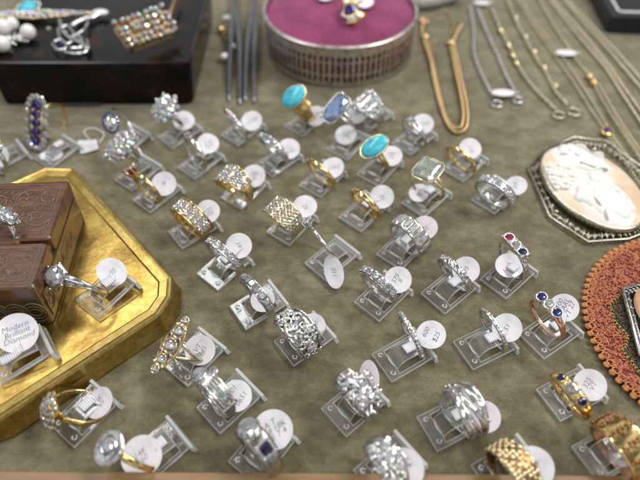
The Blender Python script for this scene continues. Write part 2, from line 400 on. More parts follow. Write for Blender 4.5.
# ------------------------------------------------------------------ ring stands
def solid_cells(mb, xs, ys, holes, zf, th, mi_face=0, mi_edge=1):
    nx_, ny_ = len(xs), len(ys); idx = {}; vs = []
    def vid(i, j, s_):
        k = (i, j, s_)
        if k not in idx: idx[k] = len(vs); vs.append((xs[i], ys[j], zf(xs[i]) + (th if s_ else 0)))
        return idx[k]
    filled = lambda i, j: 0 <= i < nx_ - 1 and 0 <= j < ny_ - 1 and (i, j) not in holes
    ff, fe = [], []
    for i in range(nx_ - 1):
        for j in range(ny_ - 1):
            if not filled(i, j): continue
            ff.append((vid(i, j, 1), vid(i + 1, j, 1), vid(i + 1, j + 1, 1), vid(i, j + 1, 1)))
            ff.append((vid(i, j, 0), vid(i, j + 1, 0), vid(i + 1, j + 1, 0), vid(i + 1, j, 0)))
            for (di, dj, a, b_) in ((-1, 0, (i, j + 1), (i, j)), (1, 0, (i + 1, j), (i + 1, j + 1)), (0, -1, (i, j), (i + 1, j)), (0, 1, (i + 1, j + 1), (i, j + 1))):
                if not filled(i + di, j + dj):
                    fe.append((vid(*a, 0), vid(*b_, 0), vid(*b_, 1), vid(*a, 1)))
    mb.add(vs, ff, mi_face, None, False); o = len(mb.v) - len(vs)
    mb.f += [tuple(k + o for k in f) for f in fe]; mb.m += [mi_edge]*len(fe); mb.sm += [False]*len(fe)
def bev(o, wd=.00022):
    m_ = o.modifiers.new('bevel', 'BEVEL'); m_.width = wd; m_.segments = 2; m_.limit_method = 'ANGLE'; m_.angle_limit = math.radians(50); m_.material = 1
def make_stand():
    r = empty('ring_stand', (0, 0, 0), None, 'ring stand', 'clear acrylic ring stands')
    mb = MB(); zf = lambda x: .15 + x*.135
    solid_cells(mb, [0, 4.8, 16.5, 19.3], [-7.3, -5.7, 5.7, 7.3], {(1, 1)}, zf, 1.25)
    a = mb.build('base_plate', ['acrylic', 'acrylic_edge'], r); bev(a)
    mb = MB(); path = [(4.85, 1.1), (5.3, 1.4), (5.8, 2.5), (7.0, 3.9), (9, 4.55), (12, 4.7), (16.4, 4.5)]
    vs, ff, fe = [], [], []
    for i, (x, z) in enumerate(path):
        for (y, dz) in ((-3.9, 0), (3.9, 0), (3.9, 1.05), (-3.9, 1.05)): vs.append((x, y, z + dz))
    n = len(path)
    for i in range(n - 1):
        for k in range(4):
            a_, b_ = i*4 + k, i*4 + (k + 1) % 4; (ff if k in (0, 2) else fe).append((a_, b_, b_ + 4, a_ + 4))
    fe += [(3, 2, 1, 0), tuple(range(4*n - 4, 4*n))]
    mb.add(vs, ff, 0, None, False); mb.f += fe; mb.m += [1]*len(fe); mb.sm += [False]*len(fe)
    a = mb.build('tongue', ['acrylic', 'acrylic_edge'], r); bev(a)
    mb = MB()
    vs = [(19.4, -8.4, 3.1), (20.9, -8.4, 3.2), (20.9, 8.4, 3.2), (19.4, 8.4, 3.1)]
    lo = [(20.3, -8.4, 0), (22.0, -8.4, 0), (22.0, 8.4, 0), (20.3, 8.4, 0)]; hi = [(19.4, -8.2, 4.7), (20.7, -8.2, 4.9), (20.7, 8.2, 4.9), (19.4, 8.2, 4.7)]
    mb.add(lo + vs + hi, [(0, 1, 5, 4), (2, 3, 7, 6), (4, 5, 9, 8), (6, 7, 11, 10), (8, 9, 10, 11), (3, 2, 1, 0)], 1, None, False)
    mb.f += [(1, 2, 6, 5), (3, 0, 4, 7), (5, 6, 10, 9), (7, 4, 8, 11)]; mb.m += [0]*4; mb.sm += [False]*4
    a = mb.build('rear_foot', ['acrylic', 'acrylic_edge'], r); bev(a)
    mb = MB()      # moulded curls that catch the light near the front edge
    for s_ in (-1, 1):
        mb.tube([(2.2 + (1.5 - .14*k)*math.cos(k*.62)*.8, s_*(4.3 + (1.5 - .14*k)*math.sin(k*.62)), 1.95 + .1*k/3) for k in range(10)], .3, 6)
    mb.tube(spline([(4.6, -2.6, 2.2), (4.2, 0, 2.1), (4.6, 2.6, 2.2)], 4), .35, 6)
    mb.build('moulded_curl', ['clear_bead'], r)
    return r
proto_stand = make_stand(); stand_used = [False]
def place_stand(mid, az, z, label, scale=1.0):
    if not stand_used[0]: r = proto_stand; stand_used[0] = True
    else:
        r = proto_stand.copy(); COL.objects.link(r)
        for ch in proto_stand.children:
            c = ch.copy(); COL.objects.link(c); c.parent = r
    r.matrix_world = Matrix.Translation(Vector((mid.x, mid.y, z))*MM) @ Matrix.Rotation(az, 4, 'Z') @ Matrix.Scale(scale, 4)
    r['label'] = label; r['group'] = 'clear acrylic ring stands'; r['category'] = 'ring stand'
    return r

# ------------------------------------------------------------------ rings
# ring-local frame: X = finger axis, Z towards the head, origin at the outside bottom of the band
def fn(x): return x if callable(x) else (lambda a: x)
def band(mb, R, wd, th, mi=0, n=72, pw=2.6, x0=0.0, npf=12, cz=None, wob=None):
    wd, th = fn(wd), fn(th); cz = R + 1.0 if cz is None else cz; x0 = fn(x0)
    def f(u, v):
        a = 2*PI*u; q = 2*PI*v; c, s_ = math.cos(q), math.sin(q)
        ex = math.copysign(abs(c)**(2/pw), c); ez = math.copysign(abs(s_)**(2/pw), s_)
        w_, t_ = wd(a), th(a); x = x0(a) + ex*w_/2; r = R + t_/2 + ez*t_/2
        if wob: r += wob(a, x)*(1 if ez > 0 else 0)
        return (x, r*math.cos(a), cz + r*math.sin(a))
    mb.grid(f, n, npf, True, True, mi)
def up_w(bot, top, p=2):      # a width that grows towards the head (a = 90 deg)
    return lambda a: bot + (top - bot)*(max(0, .5 + .5*math.sin(a)))**p
def on(R, a, x, h=0, cz=None):      # frame on the outside of the band at angle a (deg)
    cz = R + 1.0 if cz is None else cz
    return T(0, 0, cz) @ Rx(a - 90) @ T(x, 0, R + h)
def pave(mb, R, a0, a1, rows, pitch, r, h, halfw=None, mi=0):
    da = math.degrees(pitch/(R + h)); k = 0; a = a0
    while a <= a1:
        hw = halfw(math.radians(a)) if halfw else (rows - 1)*pitch/2
        nr = max(1, int(2*hw/pitch + .5) + 1) if halfw else rows
        for i in range(nr):
            x = (i - (nr - 1)/2)*pitch + (pitch*.25 if k % 2 else -pitch*.25)*(nr > 1)
            mb.gem(on(R, a, x, h) @ Rz(random.uniform(0, 90)) @ Rx(random.uniform(-9, 9)), r, r, r*.7, n=6, mi=mi)
        a += da*.9; k += 1
def prongs(mb, M, rx, ry, z0, z1, n=4, r=.32, mi=0, off=.5):
    for k in range(n):
        a = 2*PI*(k + off)/n; c, s_ = math.cos(a), math.sin(a)
        mb.tube([(rx*.45*c, ry*.45*s_, z0), (rx*.85*c, ry*.85*s_, (z0 + z1)*.5), (rx*1.02*c, ry*1.02*s_, z1 - .2), (rx*.9*c, ry*.9*s_, z1 + .15)], r, 6, mi=mi, M=M)
def oval(rx, ry, z, n=28): return [(rx*math.cos(2*PI*k/n), ry*math.sin(2*PI*k/n), z) for k in range(n)]
R0 = 8.5
def part(root, name, mats, fnc, label=None):
    mb = MB(); fnc(mb); o = mb.build(name, mats, root); CREATED[o.name] = len(CREATED) + 1
    if label: o['label'] = label
    return o
def holder(root):
    c = [k for k in root.children if k.name.split('.')[0] in ('setting', 'bezel', 'square_bezel', 'round_bezel', 'hexagon_bezel', 'claw_setting', 'bow_setting')]
    return max(c, key=lambda k: CREATED.get(k.name, 0)) if c else root
CREATED = {}
def gemp(root, M, rx, ry, h, m_, kind='round', n=8, name='gemstone', label=None):
    return part(holder(root), name, m_, lambda mb: mb.gem(M, rx, ry, h, kind, n), label)

def k_plain(r, mt='gold', w_=2.6, th=1.3): part(r, 'band', mt, lambda mb: band(mb, R0, w_, th, pw=2.2))
def k_thin(r, mt='silver', w_=1.8, gems=False):
    part(r, 'band', mt, lambda mb: band(mb, R0, w_, 1.3, pw=3.5, n=140, wob=lambda a, x: .13*math.sin(a*36)))
    if gems: part(r, 'pave_stones', 'pave', lambda mb: pave(mb, R0, -20, 200, 1, 1.7, .72, 1.35))
def k_engraved(r):
    part(r, 'band', 'silver', lambda mb: band(mb, R0, 3.3, 1.4, pw=3.2, n=160, npf=16, wob=lambda a, x: .22*math.sin(a*20 + x*2.2)))
def k_dome(r, mt='gold', pm='pave', top=10.5, edge=True):
    wf = up_w(2.5, top, 1.6)
    part(r, 'band', mt, lambda mb: band(mb, R0, wf, up_w(1.2, 2.0), pw=2.4))
    part(r, 'pave_stones', pm, lambda mb: pave(mb, R0, 22, 158, 3, 1.45, .74, 2.0, lambda a: wf(a)/2 - 1.3))
    if edge:
        def e(mb):
            for s_ in (-1, 1):
                mb.tube([on(R0, a, s_*(wf(math.radians(a))/2 - .15), 1.9).translation for a in range(15, 170, 6)], .36, 6)
        part(r, 'edge_rail', mt, e)
def k_turq(r, wide=True):
    wf = up_w(4.0 if wide else 2.0, 8.5 if wide else 3.4, 1.5); rx, ry = (7.2, 5.6) if wide else (7.8, 5.2)
    part(r, 'band', 'gold', lambda mb: band(mb, R0, wf, 1.2, pw=2.6))
    M = T(0, 0, 2*R0 + 2.6)
    part(r, 'bezel', 'gold', lambda mb: mb.rings([oval(rx*.6, ry*.6, -1.8), oval(rx + .2, ry + .2, -.3), oval(rx + .45, ry + .45, .9), oval(rx + .1, ry + .1, 1.1), oval(rx*.9, ry*.9, .7)], M=M, smooth=True))
    def g(mb):
        def f(u, v):
            a = 2*PI*u; t = v*PI/2*.98; return (rx*math.cos(t)*math.cos(a), ry*math.cos(t)*math.sin(a), .5 + 2.6*math.sin(t))
        mb.grid(f, 32, 9, True, False, M=M)
    part(r, 'gemstone', 'turquoise', g)
def k_emerald(r, gm='aqua_pale', mt='pale_gold', rx=6.6, ry=8.0, roll=0):
    part(r, 'band', mt, lambda mb: (band(mb, R0, 1.5, 1.2, x0=lambda a: 1.5*max(0, math.sin(a)), pw=2.2), band(mb, R0, 1.5, 1.2, x0=lambda a: -1.5*max(0, math.sin(a)), pw=2.2)))
    M = T(0, 0, 2*R0 + 5.0) @ Ry(roll)
    def s_(mb):
        def L(k, z, e=0):
            cx, cy, c = rx*k + e, ry*k + e, 2*k
            return [(cx, -cy + c, z), (cx, cy - c, z), (cx - c, cy, z), (-cx + c, cy, z), (-cx, cy - c, z), (-cx, -cy + c, z), (-cx + c, -cy, z), (cx - c, -cy, z)]
        mb.tube(L(1, -.2, .25), .42, 6, True, M=M); mb.tube(L(.7, -2.6), .35, 6, True, M=M)
        for k in range(8):
            p, q = L(1, 0, .25)[k], L(.7, -2.6)[k]; mb.tube([q, p, (p[0]*.95, p[1]*.95, .9)], .3, 5, M=M)
            mb.tube([q, (q[0]*.25, q[1]*.35, -4.2)], .3, 5, M=M)
    part(r, 'setting', mt, s_)
    gemp(r, M, rx*1.02, ry*1.02, 2.8 if gm == 'aqua_pale' else 4.0, gm, 'emerald' if gm == 'aqua_pale' else 'round', 10)
def k_solitaire(r, mt='silver', size=3.1, w_=1.7, gm='diamond', tall=3.4, side=0, sm='pave'):
    part(r, 'band', mt, lambda mb: band(mb, R0, up_w(w_, w_*1.2), 1.3, pw=2.2))
    M = T(0, 0, 2*R0 + 1.6 + tall)
    part(r, 'setting', mt, lambda mb: (prongs(mb, M, size, size, -tall - .4, .5, 6), mb.tube(oval(size*.7, size*.7, -1.6, 16), .22, 5, True, M=M)))
    gemp(r, M, size, size, size*.6, gm)
    for k in range(side):
        for s_ in (-1, 1):
            gemp(r, on(R0, 90 + s_*(20 + 11*k), 0, 2.1), 1.0, 1.0, .6, sm, n=6, name='side_gemstone')
def k_bezel3(r, stones, mt='silver', w_=2.0, hw=2.1, top=None, pitch=4.4, plate=True):
    part(r, 'band', mt, lambda mb: band(mb, R0, up_w(w_, w_*1.7), 1.2, pw=2.4))
    n = len(stones); Z = 2*R0 + 3.4; top = top or 'silver'
    def b_(mb):
        hl = pitch*(n - 1)/2 + 2.4
        if plate:
            for sgn in (-1, 1): mb.tube([(sgn*1.3, y, Z - 1.5 - .03*y*y) for y in [hl*k/6 for k in range(-6, 7)]], .55, 6)
            mb.box(-hw, hw, -hl, hl, Z - 1.0, Z + .1)
            for k in range(-12, 13):
                for sgn in (-1, 1): mb.ball((sgn*hw, k*hl/12, Z + .1), .24, nu=6, nv=4)
        else:
            mb.rings([oval(1.3, pitch + .3, -1.4), oval(1.9, pitch + 1, .0), oval(1.7, pitch + .8, .25)], M=T(0, 0, Z), smooth=True)
        for k in range(n):
            y = (k - (n - 1)/2)*pitch
            mb.rings([oval(1.3, 1.3, -2.2), oval(2.1, 2.1, -.4), oval(2.35, 2.35, .55), oval(1.9, 1.9, .65), oval(1.75, 1.75, .2)], M=T(0, y, Z), smooth=True)
    part(r, 'setting', top, b_)
    for k, g in enumerate(stones):
        gemp(r, T(0, (k - (n - 1)/2)*pitch, Z + .35), 1.75, 1.75, 1.1, g)
def k_gypsy(r):
    part(r, 'band', 'gold', lambda mb: band(mb, R0, up_w(2.6, 5.4, 1.4), up_w(1.2, 2.4), pw=2.1))
    for a, g, s_ in ((62, 'dark_sapphire', 1.7), (90, 'diamond', 2.3), (118, 'dark_sapphire', 1.7)):
        M = on(R0, a, 0, 2.35)
        st_ = part(r, 'bezel', 'pale_gold' if g == 'diamond' else 'gold', lambda mb: mb.rings([oval(s_ + .1, s_ + .1, -.8), oval(s_ + .5, s_ + .5, .0), oval(s_ + .2, s_ + .2, .45), oval(s_ - .1, s_ - .1, .2)], M=M, smooth=True))
        gemp(r, M @ T(0, 0, .4), s_, s_, s_*.55, g)
def k_paveband(r, w_=7.6, rows=4, mt='gold', pitch=1.5, gr=.76, full=False, inside=False):
    part(r, 'band', 'silver' if full else mt, lambda mb: band(mb, R0, w_, 1.4, pw=4.5, n=80))
    a0, a1 = (-80, 260) if full else (2, 178)
    part(r, 'pave_stones', 'pave', lambda mb: pave(mb, R0, a0, a1, rows, pitch, gr, 1.5))
    def e(mb):
        for s_ in (-1, 1): mb.tube([on(R0, a, s_*(w_/2 - .25), 1.55).translation for a in range(0, 360, 6)], .38, 6, True)
    part(r, 'edge_rail', mt, e)
def k_lattice(r):
    part(r, 'band', 'pale_gold', lambda mb: band(mb, R0, up_w(3, 10.5, .8), .9, pw=5, n=80))
    def e(mb):
        wf = up_w(3, 10.5, .8)
        tri = lambda q: 2*abs(2*((q/(2*PI)) % 1) - 1) - 1
        for k in range(10):
            mb.tube([on(R0, a, wf(math.radians(a))*.47*tri(math.radians((a - 90)*2.6) + k*2*PI/10), 1.15 + .3*(k % 2)).translation for a in range(14, 168, 2)], .33, 5)
        for s_ in (-1, 1): mb.tube([on(R0, a, s_*(wf(math.radians(a))*.49 + .2*math.sin(math.radians(a)*24)), 1.1).translation for a in range(8, 173, 2)], .42, 6)
    part(r, 'lattice', ['pale_gold', 'pale_gold'], e)
    part(r, 'pave_stones', 'pave', lambda mb: pave(mb, R0, 25, 155, 5, 1.9, .78, 1.45))
def k_ridged(r):
    part(r, 'band', 'silver', lambda mb: band(mb, R0, 7.6, 1.6, pw=5, n=240, npf=14, wob=lambda a, x: .45*(1 if math.sin(a*15 + .35*x) > 0 else 0)*(1 if abs(x) < 3.6 else .2)))
    def e(mb):
        for a in (72, 90, 108): mb.box(-2.2, 2.2, -.9, .9, 0, .55, M=on(R0, a, 0, 1.8))
    part(r, 'polished_bar', 'silver', e)
def k_multi(r):
    for k in range(5):
        ph = k*1.25
        part(r, 'band', 'silver', lambda mb: band(mb, R0 + .25*(k % 2), 1.9, 1.5, n=90, pw=2.0, x0=lambda a: (k - 2)*1.75 + 1.1*math.sin(2*a + ph)))
    def e(mb):
        for a in range(20, 160, 14): mb.ball(on(R0, a, random.uniform(-3.5, 3.5), 1.9).translation, .7, nu=7, nv=5)
    part(r, 'beads', 'silver', e)
def k_scroll(r, seed=1, top=9.5, mt='silver', leaf=False):
    rd = random.Random(seed); wf = up_w(3.5, top, 1.0)
    part(r, 'band', 'dark_silver' if mt == 'silver' else mt, lambda mb: band(mb, R0, lambda a: wf(a)*.93, 1.1, pw=3, n=90))
    def e(mb):
        a = 5
        while a < 176:
            hw = wf(math.radians(a))/2
            x = rd.uniform(-hw*.75, hw*.75); s_ = rd.choice((-1, 1)); q0 = rd.uniform(0, 6.28)
            M = on(R0, a, x, 1.3)
            pts = [((.25 + .30*t)*math.cos(q0 + s_*t), (.25 + .30*t)*math.sin(q0 + s_*t), .25 + .5*math.sin(t*.5)) for t in [k*.5 for k in range(13)]]
            mb.tube(pts, lambda t: .22 + .4*t, 6, M=M, flat=.8)
            if rd.random() < .6: mb.ball((rd.uniform(-1, 1), rd.uniform(-1, 1), .6), rd.uniform(.45, .85), nu=7, nv=5, M=M)
            a += 4.2
        for s_ in (-1, 1):
            mb.tube([on(R0, a, s_*(wf(math.radians(a))/2 + .25*math.sin(a*.6)), 1.0).translation for a in range(-10, 191, 4)], .5, 6)
    part(r, 'scrollwork', mt, e)
    part(r, 'pave_stones', 'pave', lambda mb: [mb.gem(on(R0, rd.uniform(20, 160), rd.uniform(-2.6, 2.6), 2.1) @ Rx(rd.uniform(-25, 25)), .8, .8, .6, n=6) for _ in range(26 if not leaf else 8)])
def k_nugget(r, seed=3, hx=7.5, hy=8.5):
    rd = random.Random(seed)
    part(r, 'band', 'silver', lambda mb: band(mb, R0, up_w(3, 9.5, 1.3), up_w(1.2, 2.2), pw=2.4))
    def e(mb):
        for _ in range(60):
            q = rd.uniform(0, 6.28); k = math.sqrt(rd.random()); x, y = hx*k*math.cos(q)*.8, hy*k*math.sin(q)
            mb.ball((x, y, 2*R0 + 2.9 + 1.9*(1 - k*k) - y*y*.035), 1, .42, .38, nu=9, nv=6) if False else mb.ball((0, 0, 0), rd.uniform(1.4, 2.6), rd.uniform(.45, .8), rd.uniform(.4, .8), nu=9, nv=6, M=T(x, y, 2*R0 + 2.9 + 1.9*(1 - k*k) - y*y*.035) @ Rz(math.degrees(q) + rd.uniform(-50, 50)) @ Ry(rd.uniform(-25, 25)))
    part(r, 'nugget_head', 'silver', e)
    part(r, 'pave_stones', 'pave', lambda mb: [mb.gem(T(rd.uniform(-4.5, 4.5), rd.uniform(-6, 6), 2*R0 + 5.1) @ Rx(rd.uniform(-30, 30)) @ Ry(rd.uniform(-30, 30)), 1.0, 1.0, .8, n=6) for _ in range(22)])
def k_cluster(r, mt='silver', hx=6, hy=8, n=26, gm='diamond', size=1.25, seed=1, dome=2.5, center=None, petals=False):
    rd = random.Random(seed)
    part(r, 'band', mt, lambda mb: band(mb, R0, up_w(1.8, 3.2), 1.2, pw=2.3))
    Z = 2*R0 + 3.2; pos = []
    for k in range(n):
        q = k*2.39996; rr = math.sqrt((k + .5)/n); pos.append((hx*rr*math.cos(q), hy*rr*math.sin(q), Z + dome*(1 - rr*rr) + rd.uniform(-.2, .2), rr, q))
    def e(mb):
        mb.rings([[(x*.5, y*.5, z - 1.8) for x, y, z in oval(hx, hy, Z)], oval(hx*.95, hy*.95, Z - .5), [(x*.5, y*.5, z + dome - .3) for x, y, z in oval(hx, hy, Z)]], smooth=True)
        for x, y, z, rr, q in pos:
            mb.tube(oval(size*.95, size*.95, -.05, 8), .2, 4, True, M=T(x, y, z))
            if petals and rr > .6: mb.tube([(x*.6, y*.6, z - .4), (x, y, z), (x*1.28, y*1.28, z + rd.uniform(-.8, 1.2))], lambda t: .7*(1 - t*.7), 6)
    part(r, 'setting', mt, e)
    for x, y, z, rr, q in pos:
        M = T(x, y, z + .15) @ Rz(math.degrees(q)) @ Ry(24*rr)
        if center and rr < center[1]: continue
        gemp(r, M, size, size, size*.65, gm, n=7)
    if center: gemp(r, T(0, 0, Z + dome + .3), center[2], center[3], 1.6, center[0])
def k_halo(r):
    part(r, 'band', 'silver', lambda mb: band(mb, R0, 2.2, 1.2))
    M = T(0, 0, 2*R0 + 4)
    part(r, 'setting', 'silver', lambda mb: (mb.rings([oval(2, 2, -2.4), oval(4.6, 5.6, -.5), oval(4.8, 5.8, .1), oval(3, 4, .3)], M=M, smooth=True), prongs(mb, M, 3.2, 4.2, -.5, 1.2, 4)))
    for k in range(18):
        a = 2*PI*k/18; gemp(r, M @ T(4.1*math.cos(a), 5.1*math.sin(a), .35), .85, .85, .6, 'sapphire', n=6, name='halo_gemstone')
    gemp(r, M @ T(0, 0, .7), 3, 4, 2, 'diamond')
def k_column(r):       # long sapphire column framed by diamonds
    part(r, 'band', 'gold', lambda mb: band(mb, R0, up_w(1.6, 2.4), 1.2))
    Z = 2*R0 + 3.6
    part(r, 'setting', 'pale_gold', lambda mb: (mb.rings([oval(2, 6, Z - 2.2), oval(6.0, 12.6, Z - .5), oval(5.7, 12.2, Z)], smooth=True), [prongs(mb, T(0, y, Z + .4), 2, 2, -2, .5, 4) for y in (-7.4, -3.7, 0, 3.7, 7.4)]))
    for y in (-8.8, -4.4, 0, 4.4, 8.8): gemp(r, T(0, y, Z + .6), 2.6, 2.3, 1.5, 'violet_sapphire')
    for k in range(20):
        a = 2*PI*k/20; gemp(r, T(5.6*math.copysign(abs(math.cos(a))**.7, math.cos(a)), 12.4*math.copysign(abs(math.sin(a))**.85, math.sin(a)), Z + .3) @ Rz(k*20), 1.75, 1.75, 1.2, 'pave_painted_fire', n=7, name='diamond')
def k_navette(r):
    part(r, 'band', 'pale_gold', lambda mb: (band(mb, R0, 1.3, 1.2, x0=lambda a: 3.2*max(0, math.sin(a))**2), band(mb, R0, 1.3, 1.2, x0=lambda a: -3.2*max(0, math.sin(a))**2)))
    Z = 2*R0 + 2.4; st_ = [(-10.4, 1.3), (-6.2, 1.9), (0, 2.5), (6.2, 2.1), (10.8, 1.3)]
    def e(mb):
        for x, s_ in st_:
            mb.rings([oval(s_*.8, s_*.8, -2), oval(s_ + .5, s_ + .5, -.2), oval(s_ + .7, s_ + .7, .6), oval(s_ + .25, s_ + .25, .8), oval(s_, s_, .3)], M=T(x, 0, Z), smooth=True)
        for sgn in (-1, 1):
            mb.tube([(x, sgn*(3.9 - .028*x*x), Z - .6) for x in range(-11, 12)], .5, 6)
            for x in (-8.2, -3.4, 3.4, 8.2):
                mb.tube([(x - 1.6, sgn*1.3, Z), (x, sgn*(3.2 - .02*x*x), Z + .4), (x + 1.6, sgn*1.2, Z)], .5, 6); mb.ball((x, sgn*2.2, Z + .2), .9, nu=8, nv=5)
    part(r, 'setting', 'pale_gold', e)
    for x, s_ in st_: gemp(r, T(x, 0, Z + .55), s_, s_, s_*.6, 'diamond')
    for x in (-3.4, 3.4):
        for sgn in (-1, 1): gemp(r, T(x, sgn*2.3, Z + .9), .8, .8, .5, 'violet_sapphire', n=6, name='side_gemstone')
def k_signet(r, stone='round'):
    part(r, 'band', 'dark_silver', lambda mb: band(mb, R0, up_w(3.0, 8.0, 1.3), up_w(1.3, 2.8), pw=3.2))
    M = on(R0, 66, 0, 3.1)
    part(r, 'bezel', 'silver', lambda mb: mb.rings([oval(3.2, 3.2, -1.8), oval(4.0, 4.0, -.2), oval(4.1, 4.1, .5), oval(3.6, 3.6, .8)], M=M, smooth=True))
    gemp(r, M @ T(0, 0, .8), 3.9, 3.9, 2.3, 'diamond', n=10)
    M = on(R0, 112, 0, 2.6)
    part(r, 'square_bezel', 'silver', lambda mb: (mb.box(-2.7, 2.7, -2.6, 2.6, -1, .35, M=M), [mb.ball((x, y, .4), .5, nu=7, nv=5, M=M) for x in (-2.4, 2.4) for y in (-2.3, 2.3)]))
    gemp(r, M @ T(0, 0, .5), 2.0, 2.0, 1.2, 'dark_sapphire', 'emerald')
def k_bow(r):
    part(r, 'band', 'silver', lambda mb: band(mb, R0, up_w(2.6, 6.5, 1.3), up_w(1.3, 2.2), pw=3.2))
    def e(mb):
        for s_ in (-1, 1):
            mb.tube([on(R0, a, s_*(2.8 - .02*abs(a - 100)), 2.3).translation for a in range(75, 151, 5)], .65, 6)
        for k in (-1, 0, 1): mb.tube([on(R0, a, k*1.25, 2.45).translation for a in range(82, 141, 6)], .42, 6)
        mb.rings([oval(2.4, 2.2, -1.6), oval(3.4, 3.2, 0), oval(3.0, 2.8, .8)], M=on(R0, 56, -.6, 2.4), smooth=True)
        mb.rings([oval(1.0, 1.0, -1.6), oval(1.9, 1.9, .4), oval(1.5, 1.5, .8)], M=on(R0, 70, 3.8, 1.6), smooth=True)
        mb.tube([on(R0, 146, s_, 2.4).translation for s_ in (-3.2, -1.6, 0, 1.6, 3.2)], .6, 6)
    part(r, 'bow_setting', 'silver', e)
    gemp(r, on(R0, 56, -.6, 3.3), 3.2, 3.0, 1.9, 'diamond'); gemp(r, on(R0, 70, 3.8, 2.5), 1.5, 1.5, .9, 'diamond', name='side_gemstone')
    gemp(r, on(R0, 112, 0, 2.6), 1.3, 3.2, .9, 'aqua_pale', 'emerald', name='baguette')
def k_target(r):
    part(r, 'band', 'gold', lambda mb: band(mb, R0, up_w(2, 3), 1.3))
    M = T(0, 0, 2*R0 + 3)
    def e(mb):
        prof = [(1.5, -2.4), (5.0, -1.4), (6.2, -.2), (6.2, .3), (5.4, .75), (4.9, .35), (4.4, .8), (3.9, .5), (3.5, .95), (2.6, .8), (2.1, .6), (1.9, .3)]
        mb.rings([oval(a, a, z, 36) for a, z in prof], M=M, smooth=True)
    part(r, 'round_bezel', 'silver', e); gemp(r, M @ T(0, 0, .9), 2.1, 2.1, 1.3, 'pave_painted_fire', n=9)
def k_vintage(r):
    part(r, 'band', 'dark_silver', lambda mb: band(mb, R0, up_w(1.8, 5.2, 2.6), up_w(1.1, 2.0), pw=2.8))
    part(r, 'gold_edge', 'gold', lambda mb: mb.tube([on(R0, a, -.5 - 2.3*(max(0, .5 + .5*math.sin(math.radians(a))))**2.6, .9).translation for a in range(0, 360, 6)], .45, 6, True))
    M = T(0, -1.5, 2*R0 + 4.6) @ Rx(40)
    def hx(k, z): return [(k*math.cos(PI/3*i), k*math.sin(PI/3*i), z) for i in range(6)]
    part(r, 'hexagon_bezel', 'silver', lambda mb: (mb.rings([hx(2.2, -3.2), hx(4.6, -1.0), hx(5.6, .2), hx(5.2, .7), hx(4.0, .9)], M=M), [mb.ball((5.3*math.cos(PI/3*i), 5.3*math.sin(PI/3*i), .5), .6, nu=7, nv=5, M=M) for i in range(6)]))
    gemp(r, M @ T(0, 0, 1.2), 4.3, 4.3, 2.8, 'diamond', n=9)
    def e(mb):
        for s_ in (-1, 1):
            for a in range(12): mb.ball(on(R0, 90 + s_*(25 + a*4), 0, 1.9).translation, .45, nu=6, nv=4)
    part(r, 'beading', 'silver', e)
def k_pierced(r, mt='pale_gold', top=9):
    wf = up_w(4, top, .9)
    part(r, 'band', 'dark_gold', lambda mb: band(mb, R0, wf, .7, pw=5))
    def e(mb):
        rd = random.Random(8); a = -6; k = 0
        while a < 188:
            hw = wf(math.radians(a))/2
            for i in range(6):
                x = (i - 2.5)/2.5*hw*.86
                if (i + k) % 2 == 0 or rd.random() < .2:
                    mb.ball((0, 0, .25), 1.0, 1.0, .5, nu=6, nv=4, M=on(R0, a, x, .7) @ Rz(rd.uniform(0, 60)))
            a += 9.5; k += 1
        for s_ in (-1, 1): mb.tube([on(R0, q, s_*wf(math.radians(q))/2, .5).translation for q in range(0, 360, 6)], .4, 6, True)
    part(r, 'pierced_pattern', mt, e)
def k_leafband(r):
    wf = up_w(4.5, 10.5, 1.0)
    part(r, 'band', 'gold', lambda mb: band(mb, R0 + .6, wf, 1.5, pw=3.2, n=150, npf=24, cz=R0 + 1, wob=lambda a, x: .10*math.sin(a*9 + x*.8)*math.sin(x*1.1 + a*3)))
    part(r, 'band_lining', 'rose_gold', lambda mb: band(mb, R0 + .2, lambda a: wf(a)*.93, .5, pw=5, cz=R0 + 1))
    def e(mb):
        rd = random.Random(5)
        for a in range(16, 172, 30):
            hw = wf(math.radians(a))/2
            for x in ((-hw*.62, 0, hw*.62) if hw > 4 else (0,)):
                q0 = rd.uniform(0, 6.28); M = on(R0 + .6, a + rd.uniform(-3, 3), x, 1.45)
                for k in range(5):
                    q = q0 + k*2*PI/5; mb.ball((.95*math.cos(q), .95*math.sin(q), .15), .62, .62, .35, nu=7, nv=4, M=M)
    part(r, 'clover_pattern', 'dark_gold', e)
def k_stonesband(r, w_=3.4, nst=7, size=1.7, mt='silver', a0=38, gm='diamond', kind='round'):
    part(r, 'band', mt, lambda mb: band(mb, R0, up_w(2.2, w_, 1.2), 1.5, pw=2.8))
    def e(mb):
        for k in range(nst):
            a = a0 + (180 - 2*a0)*k/(nst - 1); prongs(mb, on(R0, a, 0, 2.1), size, size, -1.2, .35, 4, .3)
        for s_ in (-1, 1): mb.tube([on(R0, a, s_*w_*.42, 1.5).translation for a in range(a0 - 12, 193 - a0, 5)], .35, 5)
    part(r, 'setting', mt, e)
    for k in range(nst): gemp(r, on(R0, a0 + (180 - 2*a0)*k/(nst - 1), 0, 2.2), size, size, size*.6, gm, kind)
def k_marquise(r):
    part(r, 'band', 'silver', lambda mb: band(mb, R0, up_w(1.4, 2.4), 1.2))
    M = T(0, 0, 2*R0 + 2.6)
    part(r, 'setting', 'silver', lambda mb: (mb.rings([oval(1, 3, -1.6), oval(2.2, 7, 0), oval(1.7, 6, .4)], M=M, smooth=True)))
    for y in (-4.6, -2.3, 0, 2.3, 4.6): gemp(r, M @ T(0, y, .6), 1.2 if abs(y) < 3 else .85, 1.2, .7, 'pave_painted_fire', n=7)
